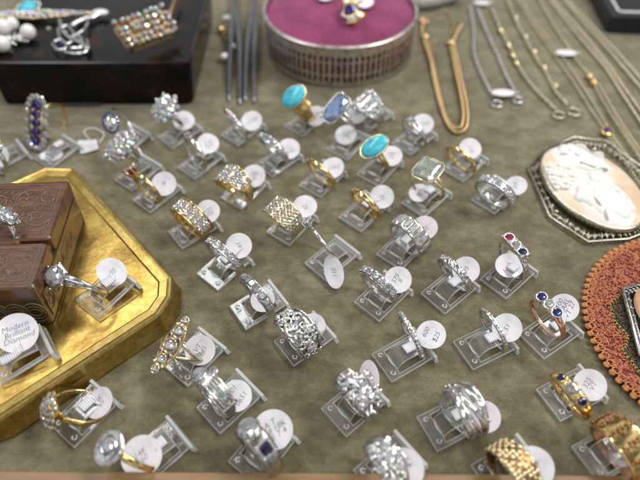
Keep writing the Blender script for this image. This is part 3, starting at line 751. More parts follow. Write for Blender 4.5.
def k_knot(r):
    part(r, 'band', 'silver', lambda mb: (band(mb, R0, 1.5, 1.3, x0=lambda a: 1.6*max(0, math.sin(a))**4), band(mb, R0, 1.5, 1.3, x0=lambda a: -1.6*max(0, math.sin(a))**4)))
    M = T(0, 0, 2*R0 + 3.4)
    part(r, 'setting', 'silver', lambda mb: prongs(mb, M, 2, 2, -2, .5, 4, .35)); gemp(r, M, 1.9, 1.9, 1.3, 'diamond')
def k_claw(r):
    part(r, 'band', 'gold', lambda mb: band(mb, R0, up_w(1.8, 2.6), 1.3))
    M = T(0, 0, 2*R0 + 4)
    part(r, 'claw_setting', 'rose_gold', lambda mb: prongs(mb, M, 3.4, 3.4, -3, 2.0, 6, .5)); gemp(r, M @ T(0, 0, -.4), 2.6, 2.6, 1.8, 'garnet')
KIND = dict(plain=k_plain, thin=k_thin, engraved=k_engraved, dome=k_dome, turq=k_turq, emerald=k_emerald, solitaire=k_solitaire, bezel3=k_bezel3,
            gypsy=k_gypsy, paveband=k_paveband, lattice=k_lattice, ridged=k_ridged, multi=k_multi, scroll=k_scroll, nugget=k_nugget, cluster=k_cluster,
            halo=k_halo, column=k_column, navette=k_navette, signet=k_signet, bow=k_bow, target=k_target, vintage=k_vintage, pierced=k_pierced,
            leafband=k_leafband, stonesband=k_stonesband, marquise=k_marquise, knot=k_knot, claw=k_claw)
CAMP = Vector((0, 0, CAM_H))
def axis_from(px, py, z, t, rho):
    p = U(px, py, z); d = (p - CAMP).normalized(); up = Vector((0, st, ct)); up = (up - d*up.dot(d)).normalized(); r_ = d.cross(up)
    t = math.radians(t); return (r_*math.cos(t) + up*math.sin(t))*math.sqrt(1 - rho*rho) + d*rho
def make_ring(kind, kw, label, centre=None, zc=None, X=None, dir=None, headat=None, az=0.0, el=8, roll=0, t=42, rho=.24, head=None, base=None, edge=False, twist=0, scale=1.0, given=()):
    centre_of = lambda h, b: ((h[0] + b[0])/2, (h[1] + b[1])/2)
    if headat is not None:
        Z = Vector(dir).normalized(); H = U(*headat); loc = H - Z*(2*R0 + 4)*scale
        X = Vector(X) if X is not None else Vector((math.cos(az), math.sin(az), math.sin(math.radians(el)) if 'el' in given else 0))
        M = frame(X, Z)
    elif head is None:
        zc = 10.6 if zc is None else zc
        C = U(*centre, zc); X = axis_from(*centre, zc, t, rho)
        Z = Matrix.Rotation(math.radians(roll), 3, X.normalized()) @ (Vector((0, 0, 1)) - X*X.z)
        M = frame_x(X, Z)
        loc = C - M.col[2]*(R0 + 1.0)*scale
    else:
        B, H = U(*base), U(*head); Z = (H - B).normalized()
        X = Z.cross(CAMP - (H + B)/2) if edge else (Vector((math.cos(az), math.sin(az), math.sin(math.radians(el)))) if 'el' in given or 'az' in given else axis_from(*centre_of(head, base), 10, t, rho))
        M = frame(X, Z); M = M @ Matrix.Rotation(math.radians(twist), 3, 'Z')
        loc = B
    r = empty('ring', loc, label, 'ring', None, M)
    if scale != 1: r.scale = (scale,)*3
    KIND[kind](r, **kw)
    return r

# ------------------------------------------------------------------ price tags
text_cache = {}
def text_mesh(body, size, align='CENTER'):
    c = bpy.data.curves.new('txt', 'FONT'); c.body = body; c.size = size*MM; c.align_x = align; c.align_y = 'CENTER'; c.shear = .25
    c.offset = -.00004; c.space_line = .78; c.extrude = 0; c.resolution_u = 2
    o = bpy.data.objects.new('txt', c); COL.objects.link(o)
    dg = bpy.context.evaluated_depsgraph_get(); me = bpy.data.meshes.new_from_object(o.evaluated_get(dg))
    bpy.data.objects.remove(o); bpy.data.curves.remove(c)
    return me
def disc_mesh(rx=5.9, ry=5.9, th=.22):
    mb = MB()
    def warp(p): return (p[0], p[1], p[2] + .018*p[0]*p[0])
    lv = [[warp(q) for q in oval(rx*k, ry*k, z, 36)] for k, z in ((.01, 0), (.5, 0), (1, 0), (1, th), (.5, th), (.01, th))]
    mb.rings(lv, smooth=False); return mb
DISC = None
def make_tag(c, n, ang, text, label, paper='tag_paper', strip=None, rx=5.9, ry=5.9, ink='ink', ts=2.9):
    """c centre (mm), n normal, ang = text direction in degrees round the normal (0 = picture right)"""
    global DISC
    n = Vector(n).normalized(); Xr = Vector((1, 0, 0)); Xr = (Xr - n*Xr.dot(n)).normalized()
    M = frame(Matrix.Rotation(math.radians(ang), 3, n) @ Xr, n)
    r = empty('price_tag', c, label, 'price tag', 'white price tags on the rings', M)
    if rx == ry == 5.9 and paper == 'tag_paper' and DISC:
        o = DISC.copy(); COL.objects.link(o); o.parent = r
    else:
        o = disc_mesh(rx, ry).build('paper_disc', paper, r)
        if rx == ry == 5.9 and paper == 'tag_paper': DISC = o
    if text:
        me = text_mesh(text, ts); me.name = 'handwriting'
        for v in me.vertices: v.co.z = (.26 + .018*(v.co.x*1000)**2)*MM + .00003
        me.materials.clear(); me.materials.append(MATS[ink]); disc_o = o; o = bpy.data.objects.new('handwriting', me); COL.objects.link(o); o.parent = disc_o
    if strip:
        Mi = (Matrix.Translation(Vector(c)) @ M.to_4x4()).inverted()
        mb = MB(); pts, az = strip
        side = Vector((-math.sin(az), math.cos(az), 0))
        P = spline(pts, 5); wd = 2.1
        vs = []
        for i, p in enumerate(P):
            t = (P[min(i + 1, len(P) - 1)] - P[max(i - 1, 0)]).normalized(); nn = t.cross(side).normalized()*-1
            hh = .75 if i < len(P)*.55 else .12
            for q in range(10):
                a = 2*PI*q/10; vs.append(p + side*wd*math.copysign(abs(math.cos(a))**.6, math.cos(a)) + nn*hh*math.sin(a))
        fs = [(i*10 + q, i*10 + (q + 1) % 10, (i + 1)*10 + (q + 1) % 10, (i + 1)*10 + q) for i in range(len(P) - 1) for q in range(10)]
        fs += [tuple(range(10)), tuple(range(len(vs) - 10, len(vs)))]
        # keep the strip's own object axes along the stand so its printed lines run across it
        o = MB().add([Matrix.Rotation(-az, 3, 'Z') @ (v - Vector(c)) for v in vs], fs).build('folded_strip', 'strip_paper', r)
        o.matrix_parent_inverse = Matrix.Identity(4)
        o.matrix_local = (M.to_4x4().inverted() @ Matrix.Rotation(az, 4, 'Z'))
    return r

# ------------------------------------------------------------------ the rings on stands
# key: stand=((front-left px),(front-right px)); ring=dict for make_ring; tag=(px, py, z, angle, text, opts)
S = []
def item(short, extra, kind, kw, stand, ring, tg=None, z0=0.0, scale=1.0, sl=None, tl=None):
    S.append((short, extra, kind, kw, stand, ring, tg, z0, scale, sl, tl))
item('white diamond spray cocktail ring below the dark box', 'silver petals', 'cluster', dict(hx=8.2, hy=7, n=26, size=1.5, petals=True, seed=2, gm='pave_painted_fire'),
     ((158, 138), (173, 150)), dict(headat=(165, 108, 20), dir=(-.15, -.6, .78), az=.8), (184, 121, 8, -50, '', {}))
item('small silver three stone ring above the pave dome ring', 'in raised claws', 'solitaire', dict(size=1.7, side=1, tall=2.2, w_=2.2),
     ((177, 168), (196, 181)), dict(head=(187, 135, 20), base=(203, 170, 2)), (208, 144, 9, -60, '', {}))
item('gold ring with a tall open claw and dark stone', 'leaning left', 'claw', dict(),
     ((133, 201), (150, 214)), dict(head=(130, 170, 16), base=(161, 202, 2.5)), (164, 184, 8, 60, 'III', dict(rx=6.2, ry=6.3)))
item('long clustered diamond ring in front of the blue rimmed ring', 'many stones', 'cluster', dict(hx=11, hy=6.2, n=34, size=1.45, seed=4, gm='pave_painted_fire'),
     ((114, 181), (133, 192)), dict(headat=(121, 146, 17), dir=(-.2, -.62, .74), az=.7), None)
item('clear oval stone ring with a bright blue rim', 'silver shank', 'halo', dict(), ((106, 148), (122, 158)), dict(headat=(111, 123, 20), dir=(-.15, -.72, .62), az=.6), None)
item('slim silver ring with a narrow pointed diamond head', 'beside the dark tweezers', 'marquise', dict(),
     ((221, 136), (238, 147)), dict(centre=(238, 127), t=38, rho=0.12, az=.82), (252, 121, 8, 20, '', {}))
item('round pave diamond dome ring with a gold edge', 'sparkling', 'dome', dict(pm='pave_painted_fire', top=11.5),
     ((220, 200), (242, 209)), dict(head=(226, 172, 20), base=(246, 200, 1.5), el=10), (254, 176, 8, 0, '', {}))
item('turquoise ring with a wide gold band nearest the tin', 'blue oval stone', 'turq', dict(wide=True),
     ((284, 127), (303, 138)), dict(headat=(293, 96, 22), dir=(-.40, -.48, .78), az=.45, scale=1.08), (316, 116, 8, 0, '', {}))
item('silver ring with a large blue rectangular stone', 'on a split shank', 'emerald', dict(gm='aqua_blue', mt='silver', rx=8.4, ry=5.0),
     ((327, 151), (347, 161)), dict(headat=(336, 109, 23), dir=(-.38, -.45, .8), az=.7), (346, 135, 7, 0, '', {}))
item('large silver pave dome ring at the foot of the tin', 'swirled', 'dome', dict(mt='silver', top=15, edge=False),
     ((350, 122), (366, 133)), dict(head=(362, 96, 22), base=(376, 122, 1.5)), (357, 114, 7, 0, '', {}))
item('silver ring with small sparkling stones beside the pave dome', 'on a low stand', 'stonesband', dict(w_=4.4, nst=5, size=1.5),
     ((256, 165), (272, 178)), dict(centre=(274, 149), t=46, rho=0.18), (289, 149, 7, -30, '', {}))
item('plain gold band left of the second turquoise ring', 'smooth and polished', 'plain', dict(),
     ((302, 188), (318, 197)), dict(centre=(321, 173), t=45, rho=0.22), (333, 168, 8, 0, '', {}))
item('turquoise ring with a thin gold bezel beside the blue stone', 'blue oval stone', 'turq', dict(wide=False),
     ((357, 176), (378, 187)), dict(headat=(374, 146, 21), dir=(-.32, -.45, .82), az=.5), (391, 156, 8, 0, '', {}))
item('small silver knot ring with a tiny raised diamond', 'beside the gold rope necklace', 'knot', dict(),
     ((390, 143), (412, 157)), dict(centre=(414, 133), t=38, rho=0.35, el=4), (423, 124, 8, 0, '', {}))
item('plain gold band below the gold rope necklace', 'smooth', 'plain', dict(w_=2.4),
     ((441, 170), (463, 183)), dict(centre=(461, 159), t=47, rho=0.33), (470, 149, 8.5, -70, '110', {}))
item('gold ring with a large pale green rectangular stone', 'step cut', 'emerald', dict(rx=6.6, ry=6.0),
     ((404, 206), (421, 217)), dict(headat=(428, 171, 23), dir=(-.12, -.16, 1), az=.92), (419, 193, 5, 0, '', dict(rx=5, ry=5)))
item('silver hoop ring paved with diamonds inside and out', 'left of the cameo', 'paveband', dict(w_=4.6, rows=3, mt='silver', full=True, gr=.72),
     ((471, 201), (494, 215)), dict(centre=(495, 192), t=52, rho=0.45, el=0), (516, 186, 8, 70, 'VT', dict(rx=5.2, ry=5.4)))
item('plain gold band just left of the pale green stone', 'wide and polished', 'plain', dict(w_=3.2),
     ((339, 219), (361, 233)), dict(centre=(366, 204), t=44, rho=0.22), (382, 197, 8.5, -60, '35', {}))
item('wide gold lattice ring set with diamonds', 'openwork', 'lattice', dict(), ((265, 233), (291, 247)), dict(centre=(285, 219), t=44, rho=0.2, roll=6), (305, 207, 8.5, -60, '25', {}))
item('silver solitaire ring with a thin tilted shank', 'single round diamond', 'solitaire', dict(size=2.8, w_=1.6),
     ((303, 263), (328, 284)), dict(head=(311, 227, 17), base=(335, 258, 3.5), edge=True), (334, 272, 5, -75, '011', dict(rx=7.6, ry=4.4, n=(-.3, -.55, .75), nostrip=True)))
item('three row pave diamond band with gold edges', 'wide', 'paveband', dict(w_=8, rows=4), ((167, 231), (184, 252)), dict(centre=(192, 219), t=45, rho=0.18, roll=8), (208, 212, 8.5, -60, '', {}))
item('narrow two row pave band above the silver channel band', 'with beaded edges', 'paveband', dict(w_=3.6, rows=2, mt='silver', gr=.62, pitch=1.35),
     ((198, 276), (217, 291)), dict(centre=(224, 255), t=47, rho=0.15), (239, 246, 8.5, -60, '196', {}))
item('silver channel band with square stones', 'upright', 'stonesband', dict(w_=4.2, nst=9, size=1.5, a0=20, kind='emerald'),
     ((230, 308), (246, 331)), dict(centre=(258, 297), t=37, rho=0.15), (263, 300, 7, 0, '', dict(rx=5.2, ry=5.2)))
item('wide silver band with carved diagonal ridges', 'chunky', 'ridged', dict(), ((377, 256), (400, 271)), dict(centre=(410, 236), t=40, rho=0.35), (425, 228, 8, -60, '75', dict(paper='tag_paper_pink')))
item('silver ring with a row of seven round diamonds', 'across the top', 'stonesband', dict(w_=4.2, nst=7, size=1.75, a0=35), ((355, 304), (378, 322)), dict(centre=(379, 287), t=46, rho=0.24), (398, 280, 9, 60, '575\nII', {}))
item('engraved silver band beside the tag marked 35', 'medium width', 'engraved', dict(), ((421, 295), (444, 315)), dict(centre=(455, 274), t=41, rho=0.24), (466, 270, 8.5, 60, '35', {}))
item('silver bar ring with ruby, diamond and sapphire', 'three stones in a row', 'bezel3', dict(stones=['dark_sapphire', 'diamond', 'ruby'], pitch=4.6),
     ((480, 281), (505, 300)), dict(centre=(513, 260), t=27, rho=0.42, az=.80), (509, 266, 6, 70, '25', dict(rx=6, ry=6)))
item('rose gold ring with two blue sapphires and a diamond', 'in a silver setting', 'bezel3', dict(stones=['sapphire', 'diamond', 'sapphire'], mt='rose_gold', pitch=4.3, hw=1.3, plate=False),
     ((521, 338), (540, 357)), dict(centre=(547, 318), t=36, rho=0.36, az=.95), (564, 308, 8.5, 60, '1100\nPEARL\nVT 27', {}))
item('very thin engraved silver band before the 51 tag', 'standing upright', 'thin', dict(), ((453, 343), (472, 371)), dict(centre=(493, 330), t=30, rho=0.22), (507, 328, 8.5, 60, '51', {}))
item('thin diamond set silver band', 'seen nearly edge on', 'thin', dict(w_=2.2, gems=True), ((372, 356), (391, 383)), dict(centre=(411, 335), t=27, rho=0.09, az=.42), (431, 335, 8.5, 60, '600\n\n$25', {}))
item('wide ornate silver ring with scrolls and pave', 'tag inside', 'scroll', dict(seed=2, top=11), ((273, 341), (295, 369)), dict(centre=(297, 335), t=38, rho=0.25, roll=14), (313, 326, 5, 40, '', dict(rx=5.2, ry=5.2, n=(.1, -.5, .8))))
item('gold boat shaped ring with five bezel set diamonds', 'in one line', 'navette', dict(), ((165, 368), (187, 387)), dict(headat=(168, 345, 15), dir=(-.32, -.42, .85), X=(.55, .7, .45)), (200, 350, 6, 60, '', dict(rx=6, ry=6, n=(.1, -.5, .8), nostrip=True)))
item('silver bow ring with a baguette strip', 'and a round diamond', 'bow', dict(), ((197, 409), (220, 435)), dict(centre=(214, 395), t=40, rho=0.2, roll=8, az=.80), (236, 396, 8, 60, '1001\n\n0651', {}))
item('dark silver ring with a round diamond and square sapphire', 'heavy', 'signet', dict(), ((231, 465), (256, 486)), dict(centre=(258, 450), t=38, rho=0.2, roll=6, az=.88, el=14), (273, 430, 10, 35, 'A T\n158 18K\nVE 7 4', dict(rx=7, ry=7)))
item('lumpy silver nugget ring with scattered stones', 'tag folded edgeways', 'nugget', dict(), ((322, 411), (345, 437)), dict(centre=(355, 396), t=40, rho=0.28, roll=18), (368, 377, 11, -40, '', dict(paper='tag_paper_pink', n=(.75, -.35, .55), rx=6.4, ry=6.2)))
item('broad silver puzzle ring of interlaced bands', 'stacked hoops', 'multi', dict(), ((418, 419), (435, 452)), dict(centre=(465, 411), t=32, rho=0.3, az=.50), (484, 417, 7.5, 60, 'III', dict(paper='tag_paper_pink')))
item('silver swirl ring at the wooden rail', 'looped petals', 'nugget', dict(seed=8, hx=5.5, hy=7), ((355, 474), (378, 502)), dict(centre=(384, 466), t=35, rho=0.2, roll=14), (404, 469, 9, 60, 'X', dict(rx=6.8, ry=6.8)))
item('yellow gold ring with two dark sapphires and a diamond', 'flush set', 'gypsy', dict(), ((536, 391), (559, 422)), dict(centre=(570, 396), t=40, rho=0.2, roll=4), (590, 385, 8, 60, '', {}))
item('pierced gold ring at the wooden rail', 'openwork band', 'pierced', dict(), ((474, 472), (492, 498)), dict(centre=(511, 470), t=38, rho=0.4, roll=12), (533, 467, 9, 0, '', dict(rx=6.8, ry=6.8)))
item('broad gold leaf ring in the bottom right corner', 'clover pattern', 'leafband', dict(), ((574, 451), (594, 481)), dict(centre=(620, 448), t=38, rho=0.38, az=.5, el=10, scale=1.05), (622, 455, 5, 0, '', dict(rx=4, ry=4, n=(-.6, -.4, .6))))
item('gold ring with a wedge shaped diamond cluster', 'beside the brass tray', 'cluster', dict(mt='gold', hx=6.5, hy=6, n=22, size=1.45, seed=9), ((52, 428), (74, 447)), dict(headat=(48, 411, 13), dir=(-.72, -.42, .55), X=(.35, .45, .8)), (100, 403, 6, 60, '', dict(n=(-.4, -.2, .9))))
item('round diamond ring in a wide stepped silver bezel', 'gold shank', 'target', dict(), ((124, 462), (142, 487)), dict(headat=(107, 447, 19), dir=(-.42, -.16, .9), az=.9), (142, 456, 6, 45, '', dict(rx=7, ry=7)))
item('tall sapphire column ring ringed with diamonds', 'gold shank', 'column', dict(), ((33, 162), (52, 168)), dict(headat=(36, 123, 14), dir=(-.30, -.80, .5), az=-.35, scale=1.12), (52, 156, 2, 0, '', dict(rx=6.5, ry=3.8, n=(-.1, -.2, 1))))
TRAY_Z = 11.0
item('vintage diamond ring with a hexagonal head on the brass tray', 'gold lower edge', 'vintage', dict(), ((76, 303), (99, 318)), dict(head=(58, 277, 26), base=(108, 292, TRAY_Z + 2.5), edge=True), (112, 272, TRAY_Z + 7, 50, '||||', dict(rx=5.6, ry=7.0)), TRAY_Z)

rt_ = random.Random(5)
def run_items():
    for (short, extra, kind, kw, stand, ring, tg, z0, scale, sl, tl) in S:
        a, b_ = U(*stand[0], z0), U(*stand[1], z0); mid = (a + b_)/2; d = b_ - a
        az = math.atan2(d.x, -d.y)          # perpendicular to the front edge, pointing away
        az = min(max(az, math.radians(24)), math.radians(52))
        place_stand(mid, az, z0, 'clear stand holding the ' + short)
        rg = dict(ring); rg['given'] = tuple(rg); rg.setdefault('az', az)
        make_ring(kind, kw, short + (', ' + extra if len((short + extra).split()) < 15 else ''), **rg)
        if tg:
            px, py, z, ang, text, o = tg; o = dict(o)
            if not text: text, o['ink'] = rt_.choice(['VT\n145', '75\nII', '1250', '18K\n95', '325\nVT', '14K\n60', '85', '210']), 'grey_ink'
            c = U(px, py, z); X = Vector((math.cos(az), math.sin(az), 0))
            n = o.pop('n', None)
            if n is None: n = (CAMP - c).normalized()*.55 + Vector((0, 0, .55)) - X*.12 + Vector((rt_.uniform(-.14, .14), rt_.uniform(-.14, .14), 0))
            nos = o.pop('nostrip', False); st_ = None
            if not nos:
                p0 = mid + X*10.0; p1 = mid + X*14.5
                st_ = ([Vector((p0.x, p0.y, z0 + 6.5)), Vector((p1.x, p1.y, z0 + 6.6)), c*.35 + Vector((p1.x, p1.y, z0 + 6.8))*.65, c - Vector(n).normalized()*.35], az)
            make_tag(c, n, ang, text, 'white tag tied to the ' + short, strip=st_, **o)
run_items()

# ------------------------------------------------------------------ brass tray with the carved box
def poly_px(P, z): return [U(x, y, z) for x, y in P]
tr = poly_px([(-120, 300), (-70, 215), (17, 180), (45, 167), (73, 168), (171, 277), (170, 296), (158, 314), (0, 418), (-70, 440)], TRAY_Z)
cx = sum(p.x for p in tr)/len(tr); cy = sum(p.y for p in tr)/len(tr)
def ins(P, d, z): 
    out = []
    n = len(P)
    for i in range(n):
        a, b_, c = P[i - 1], P[i], P[(i + 1) % n]
        e1 = (b_ - a).to_2d().normalized(); e2 = (c - b_).to_2d().normalized()
        n1 = Vector((-e1.y, e1.x)); n2 = Vector((-e2.y, e2.x))
        k = (n1 + n2).normalized(); q = d/max(.5, k.dot(n1))
        out.append((b_.x + k.x*q - cx, b_.y + k.y*q - cy, z))
    return out
area2 = sum(tr[i - 1].x*tr[i].y - tr[i].x*tr[i - 1].y for i in range(len(tr)))
if area2 < 0: tr = tr[::-1]
troot = empty('brass_tray', (cx, cy, 0), 'shiny octagonal brass tray with an engraved top at the left edge', 'tray')
mb = MB()
mb.rings([ins(tr, -2.6, 0), ins(tr, -2.8, 1.2), ins(tr, -1.2, 5), ins(tr, -.6, TRAY_Z - 1.2), ins(tr, 0, TRAY_Z - .2), ins(tr, .8, TRAY_Z), ins(tr, 1.8, TRAY_Z - .25), ins(tr, 4.8, TRAY_Z - .5), ins(tr, 5.5, TRAY_Z - .9)], cap=False)
mb.build('rim', 'brass', troot)
mb = MB(); P_ = ins(tr, 5.4, TRAY_Z - .9); mb.add(P_, [tuple(range(len(P_)))], smooth=False); mb.build('engraved_panel', 'engraved_brass', troot)

BZ0, BH = TRAY_Z - .4, 23.0; BT = BZ0 + BH
bx = poly_px([(70, 180), (33, 288), (-75, 288), (-60, 180)], BT)
# make it a true rectangle: right edge direction from the photograph
A_, B_ = bx[0], bx[1]; yd = (A_ - B_); LY = yd.length; yd.normalize(); xd = Vector((yd.y, -yd.x, 0)); LX = 62
Mb = Matrix((xd, yd, Vector((0, 0, 1)))).transposed()
broot = empty('carved_box', (B_.x, B_.y, BZ0), 'brown carved rectangular box with scroll engraving standing on the brass tray', 'box', None, Mb)
def rrect(x0, x1, y0, y1, r, z, n=5):
    o = []
    for (cx_, cy_, a0) in ((x1 - r, y0 + r, -90), (x1 - r, y1 - r, 0), (x0 + r, y1 - r, 90), (x0 + r, y0 + r, 180)):
        for k in range(n + 1):
            a = math.radians(a0 + 90*k/n); o.append((cx_ + r*math.cos(a), cy_ + r*math.sin(a), z))
    return o
sy = LY*.40
mb = MB(); mb.rings([rrect(-LX, 0, 0, LY, 2.2, 0), rrect(-LX, 0, 0, LY, 2.2, BH - 7.2)], mi=0)
mb.build('box_body', ['bronze_front'], broot)
mb = MB()
for (y0, y1) in ((0, sy - .9), (sy + .9, LY)):
    mb.rings([rrect(-LX, 0, y0, y1, 2.2, BH - 7.1), rrect(-LX, 0, y0, y1, 2.2, BH - .7), rrect(-LX + .7, -.7, y0 + .7, y1 - .7, 1.8, BH)])
mb.box(-LX, -12, sy - .9, sy + .9, BH - 7.1, BH - .5); mb.box(-12, -1.2, sy - .9, sy + .9, BH - 7.1, BH - 3.2)
mb.build('box_lid', ['carved_wood'], broot)
mb = MB(); mb.box(.02, .35, 3, LY - 3, 2, BH - 8); mb.build('side_panel', ['carved_wood'], broot)
mb = MB()
def spiral(cx_, cy_, r, turns, a0, s_, z, M=None, w_=.38):
    pts = [((cx_ + r*(1 - t)*math.cos(a0 + s_*turns*2*PI*t)), (cy_ + r*(1 - t)*math.sin(a0 + s_*turns*2*PI*t)), z) for t in [k/22*.9 for k in range(23)]]
    mb.tube(pts, w_, 5, M=M, flat=.5, up=(0, 0, 1))
for (x0, x1, y0, y1) in ((-LX + 3, -2.6, 2.4, sy - 3.6), (-LX + 3, -2.6, sy + 4, LY - 2.6)):
    mb.tube(rrect(x0, x1, y0, y1, 2, BH + .05), .26, 5, True, flat=.5)
    cy_ = (y0 + y1)/2; hh = (y1 - y0)/2
    mb.tube(rrect(x0 + 1.4, x1 - 1.4, y0 + 1.4, y1 - 1.4, 1.5, BH + .05), .18, 5, True, flat=.5)
    for k in range(8):
        x = x1 - 6 - k*6.6
        spiral(x, cy_ + hh*.35*(1 if k % 2 else -1), hh*.42, 1.4, k*1.3, 1 if k % 2 else -1, BH + .05)
        spiral(x + 2.6, cy_ - hh*.45*(1 if k % 2 else -1), hh*.3, 1.2, 2 + k*1.9, -1 if k % 2 else 1, BH + .05)
        for q_ in range(3): spiral(x - 3 + q_*2.6, cy_ + hh*(-.7 + .7*((q_ + k) % 3)), hh*.17, 1.1, q_ + k*.7, 1 if q_ % 2 else -1, BH + .05, w_=.2)
        mb.tube([(x - 2 + 3*math.cos(t)*abs(math.cos(t)), cy_ + hh*.5*math.sin(t), BH + .05) for t in [j*PI/8 for j in range(16)]], .22, 5, True, flat=.5)
mb.build('scroll_engraving', 'engraving', broot)
mb = MB()
for k in range(9):
    for j in range(3):
        mb.tube([(-4 - k*7 + (2.2 + j)*math.cos(t)*1.1, -.12, 8 + (1.5 + j*1.3)*math.sin(t)*1.4) for t in [q*PI/10 for q in range(20)]], .28, 5, True, flat=.6)
for k in range(5):
    for j in range(2):
        mb.tube([(.45, 6 + k*8 + (1.4 + j*1.2)*math.cos(t)*1.3, 8 + (2 + j*1.4)*math.sin(t)) for t in [q*PI/10 for q in range(20)]], .25, 5, True, flat=.6)
mb.build('front_engraving', 'brass_line', broot)
item_ring = make_ring('cluster', dict(hx=4, hy=5, n=12, size=1.2, seed=12), 'silver cluster ring sitting in the recess of the carved box', head=(4, 220, BT + 6), base=(-10, 246, BT - 8), az=1.2)

# tag and stand at the left edge, standing on the tray
a = U(-4, 372, TRAY_Z)
place_stand(a, math.radians(36), TRAY_Z, 'clear acrylic stand at the left edge below the diamond tag')
c = U(17, 333, TRAY_Z + 9)
make_tag(c, (CAMP - c).normalized() + Vector((0, 0, .5)), 28, 'Modern\nBrilliant\nDiamond', 'white paper tag reading Modern Brilliant Diamond at the left edge',
         strip=([U(0, 362, TRAY_Z + 5), U(14, 354, TRAY_Z + 6), U(20, 346, TRAY_Z + 7), c - Vector((0, 0, 1))], math.radians(36)), rx=7.6, ry=7.6, ts=3.0)
# edge bits on the left, further back
place_stand(U(-12, 168, 0), math.radians(40), 0, 'clear acrylic stand cut by the left edge behind the carved box')
make_tag(U(1, 157, 6), (0, -.6, .8), 0, '', 'white paper tag cut by the left edge behind the carved box', rx=4.5, ry=5.5)
make_ring('cluster', dict(hx=4, hy=4, n=10, size=1.2), 'small diamond ring at the left edge behind the carved box', head=(-6, 150, 16), base=(-8, 168, 1))
# loose white tag with a loop of thread
troot2 = empty('loose_tag', U(87, 148, 0), 'small loose white tag with a loop of thread beside the blue rimmed ring', 'price tag')
o0 = U(87, 148, 0)
mb = MB(); q = [U(78, 142, 0) - o0, U(97, 141, 0) - o0, U(99, 150, 0) - o0, U(90, 153, 0) - o0, U(81, 155, 0) - o0]
mb.prism([(p.x, p.y) for p in q[::-1]], .6, 1.0); mb.build('paper', 'tag_paper', troot2)
mb = MB(); mb.tube(spline([U(92, 142, 1) - o0, U(84, 132, 1.5) - o0, U(93, 128, 1.5) - o0, U(104, 134, 1.5) - o0, U(99, 143, 1) - o0], 6), .35, 5); mb.build('thread', 'tag_paper', troot2)

# ------------------------------------------------------------------ tin with magenta cushion and its ring
fb = U(341, 88, 0)
h_t = 20.0
for k in range(60):
    p = Vector((fb.x, fb.y, h_t))
    if proj(p)[1] > 47: h_t += .5
def wid(r):
    c_ = fb + Vector((0, r, 0)); return max(proj(c_ + Vector((r*math.cos(a), r*math.sin(a), h_t)))[0] for a in [k*.1 for k in range(-25, 25)])
rt = 30.0
while wid(rt) < 416.5: rt += .25
tc_ = fb + Vector((0, rt, 0))
tin = empty('round_tin', tc_, 'round pierced metal tin filled with a magenta velvet cushion', 'tin')
def circ(r, z, n=96): return [(r*math.cos(2*PI*k/n), r*math.sin(2*PI*k/n), z) for k in range(n)]
mb = MB()
mb.rings([circ(rt - 1, 0), circ(rt, .6), circ(rt, h_t*.13), circ(rt - .8, h_t*.13), circ(rt - .8, 0)], cap=False, smooth=False)
mb.rings([circ(rt - .8, h_t*.74), circ(rt, h_t*.74), circ(rt, h_t*.92), circ(rt + 1.0, h_t*.94), circ(rt + 1.3, h_t - .5), circ(rt + .6, h_t), circ(rt - .9, h_t), circ(rt - 1.2, h_t*.9)], cap=False)
for z in (.30, .60): mb.rings([circ(rt - .8, h_t*(z - .018)), circ(rt, h_t*(z - .018)), circ(rt, h_t*(z + .018)), circ(rt - .8, h_t*(z + .018)), circ(rt - .8, h_t*(z - .018))], cap=False)
for k in range(84):
    a = 2*PI*k/84; mb.box(-.85, .85, -.9, -.05, h_t*.12, h_t*.75, M=Rz(math.degrees(a) - 90) @ T(0, rt, 0))
mb.build('pierced_wall', 'tin_metal', tin)
mb = MB(); mb.rings([circ(rt - 2.4, .5, 48), circ(rt - 2.4, h_t*.9, 48)], smooth=True)
mb.build('lining', 'magenta_velvet', tin)
mb = MB()
def cush(u, v):
    a = 2*PI*u; k = v; r = (rt - 1.6)*k; z = h_t*.9 + 8*(1 - k**3) + .35*math.sin(a*5 + k*7)*k
    return (r*math.cos(a), r*math.sin(a), z)
mb.grid(cush, 64, 16, True, False); mb.build('cushion', 'magenta_velvet', tin)
def k_crescent(r):
    part(r, 'band', 'gold', lambda mb: band(mb, R0, up_w(2, 4), 1.3))
    Z = 2*R0 + 3
    def e(mb):
        for s_, m0 in ((1, 0), (-1, 0)):
            for k in range(3):
                rr_ = 5.2 + k*1.7
                mb.tube([(rr_*math.cos(q)*1.1, s_*rr_*math.sin(q)*.85, Z - .6*k) for q in [PI*(.08 + .5*j/9) + (0 if s_ > 0 else .4) for j in range(10)]], lambda t: .5 + .75*math.sin(PI*t), 7, mi=k % 2)
        mb.rings([oval(2, 2, Z - 2.5), oval(4.6, 4.2, Z - .2), oval(4.0, 3.7, Z + .4), oval(3.6, 3.2, Z)], smooth=True)
    part(r, 'setting', ['gold', 'silver'], e)
    gemp(r, T(0, 0, Z + .5), 3.9, 3.4, 2.2, 'violet_sapphire', n=10)
    for k in range(7): q = 3.3 + k*.36; gemp(r, T(5.8*math.cos(q), 5.0*math.sin(q), Z + .4), .95, .95, .6, 'pave_painted_fire', n=6, name='small_diamond')
KIND['crescent'] = k_crescent
make_ring('crescent', {}, 'gold crescent ring with a violet blue stone pushed into the magenta cushion', headat=(350, 9, h_t + 12), dir=(-.05, -.55, .83), az=.5, given=('az',))
make_tag(U(364, 2, h_t + 7.8), (0, -.2, 1), 0, '', 'white paper tag beside the purple stone ring on the cushion', rx=6, ry=6)
make_tag(U(325, -3, h_t + 7.8), (0, -.2, 1), 0, '', 'small pale tag at the back of the magenta cushion', rx=5, ry=4)

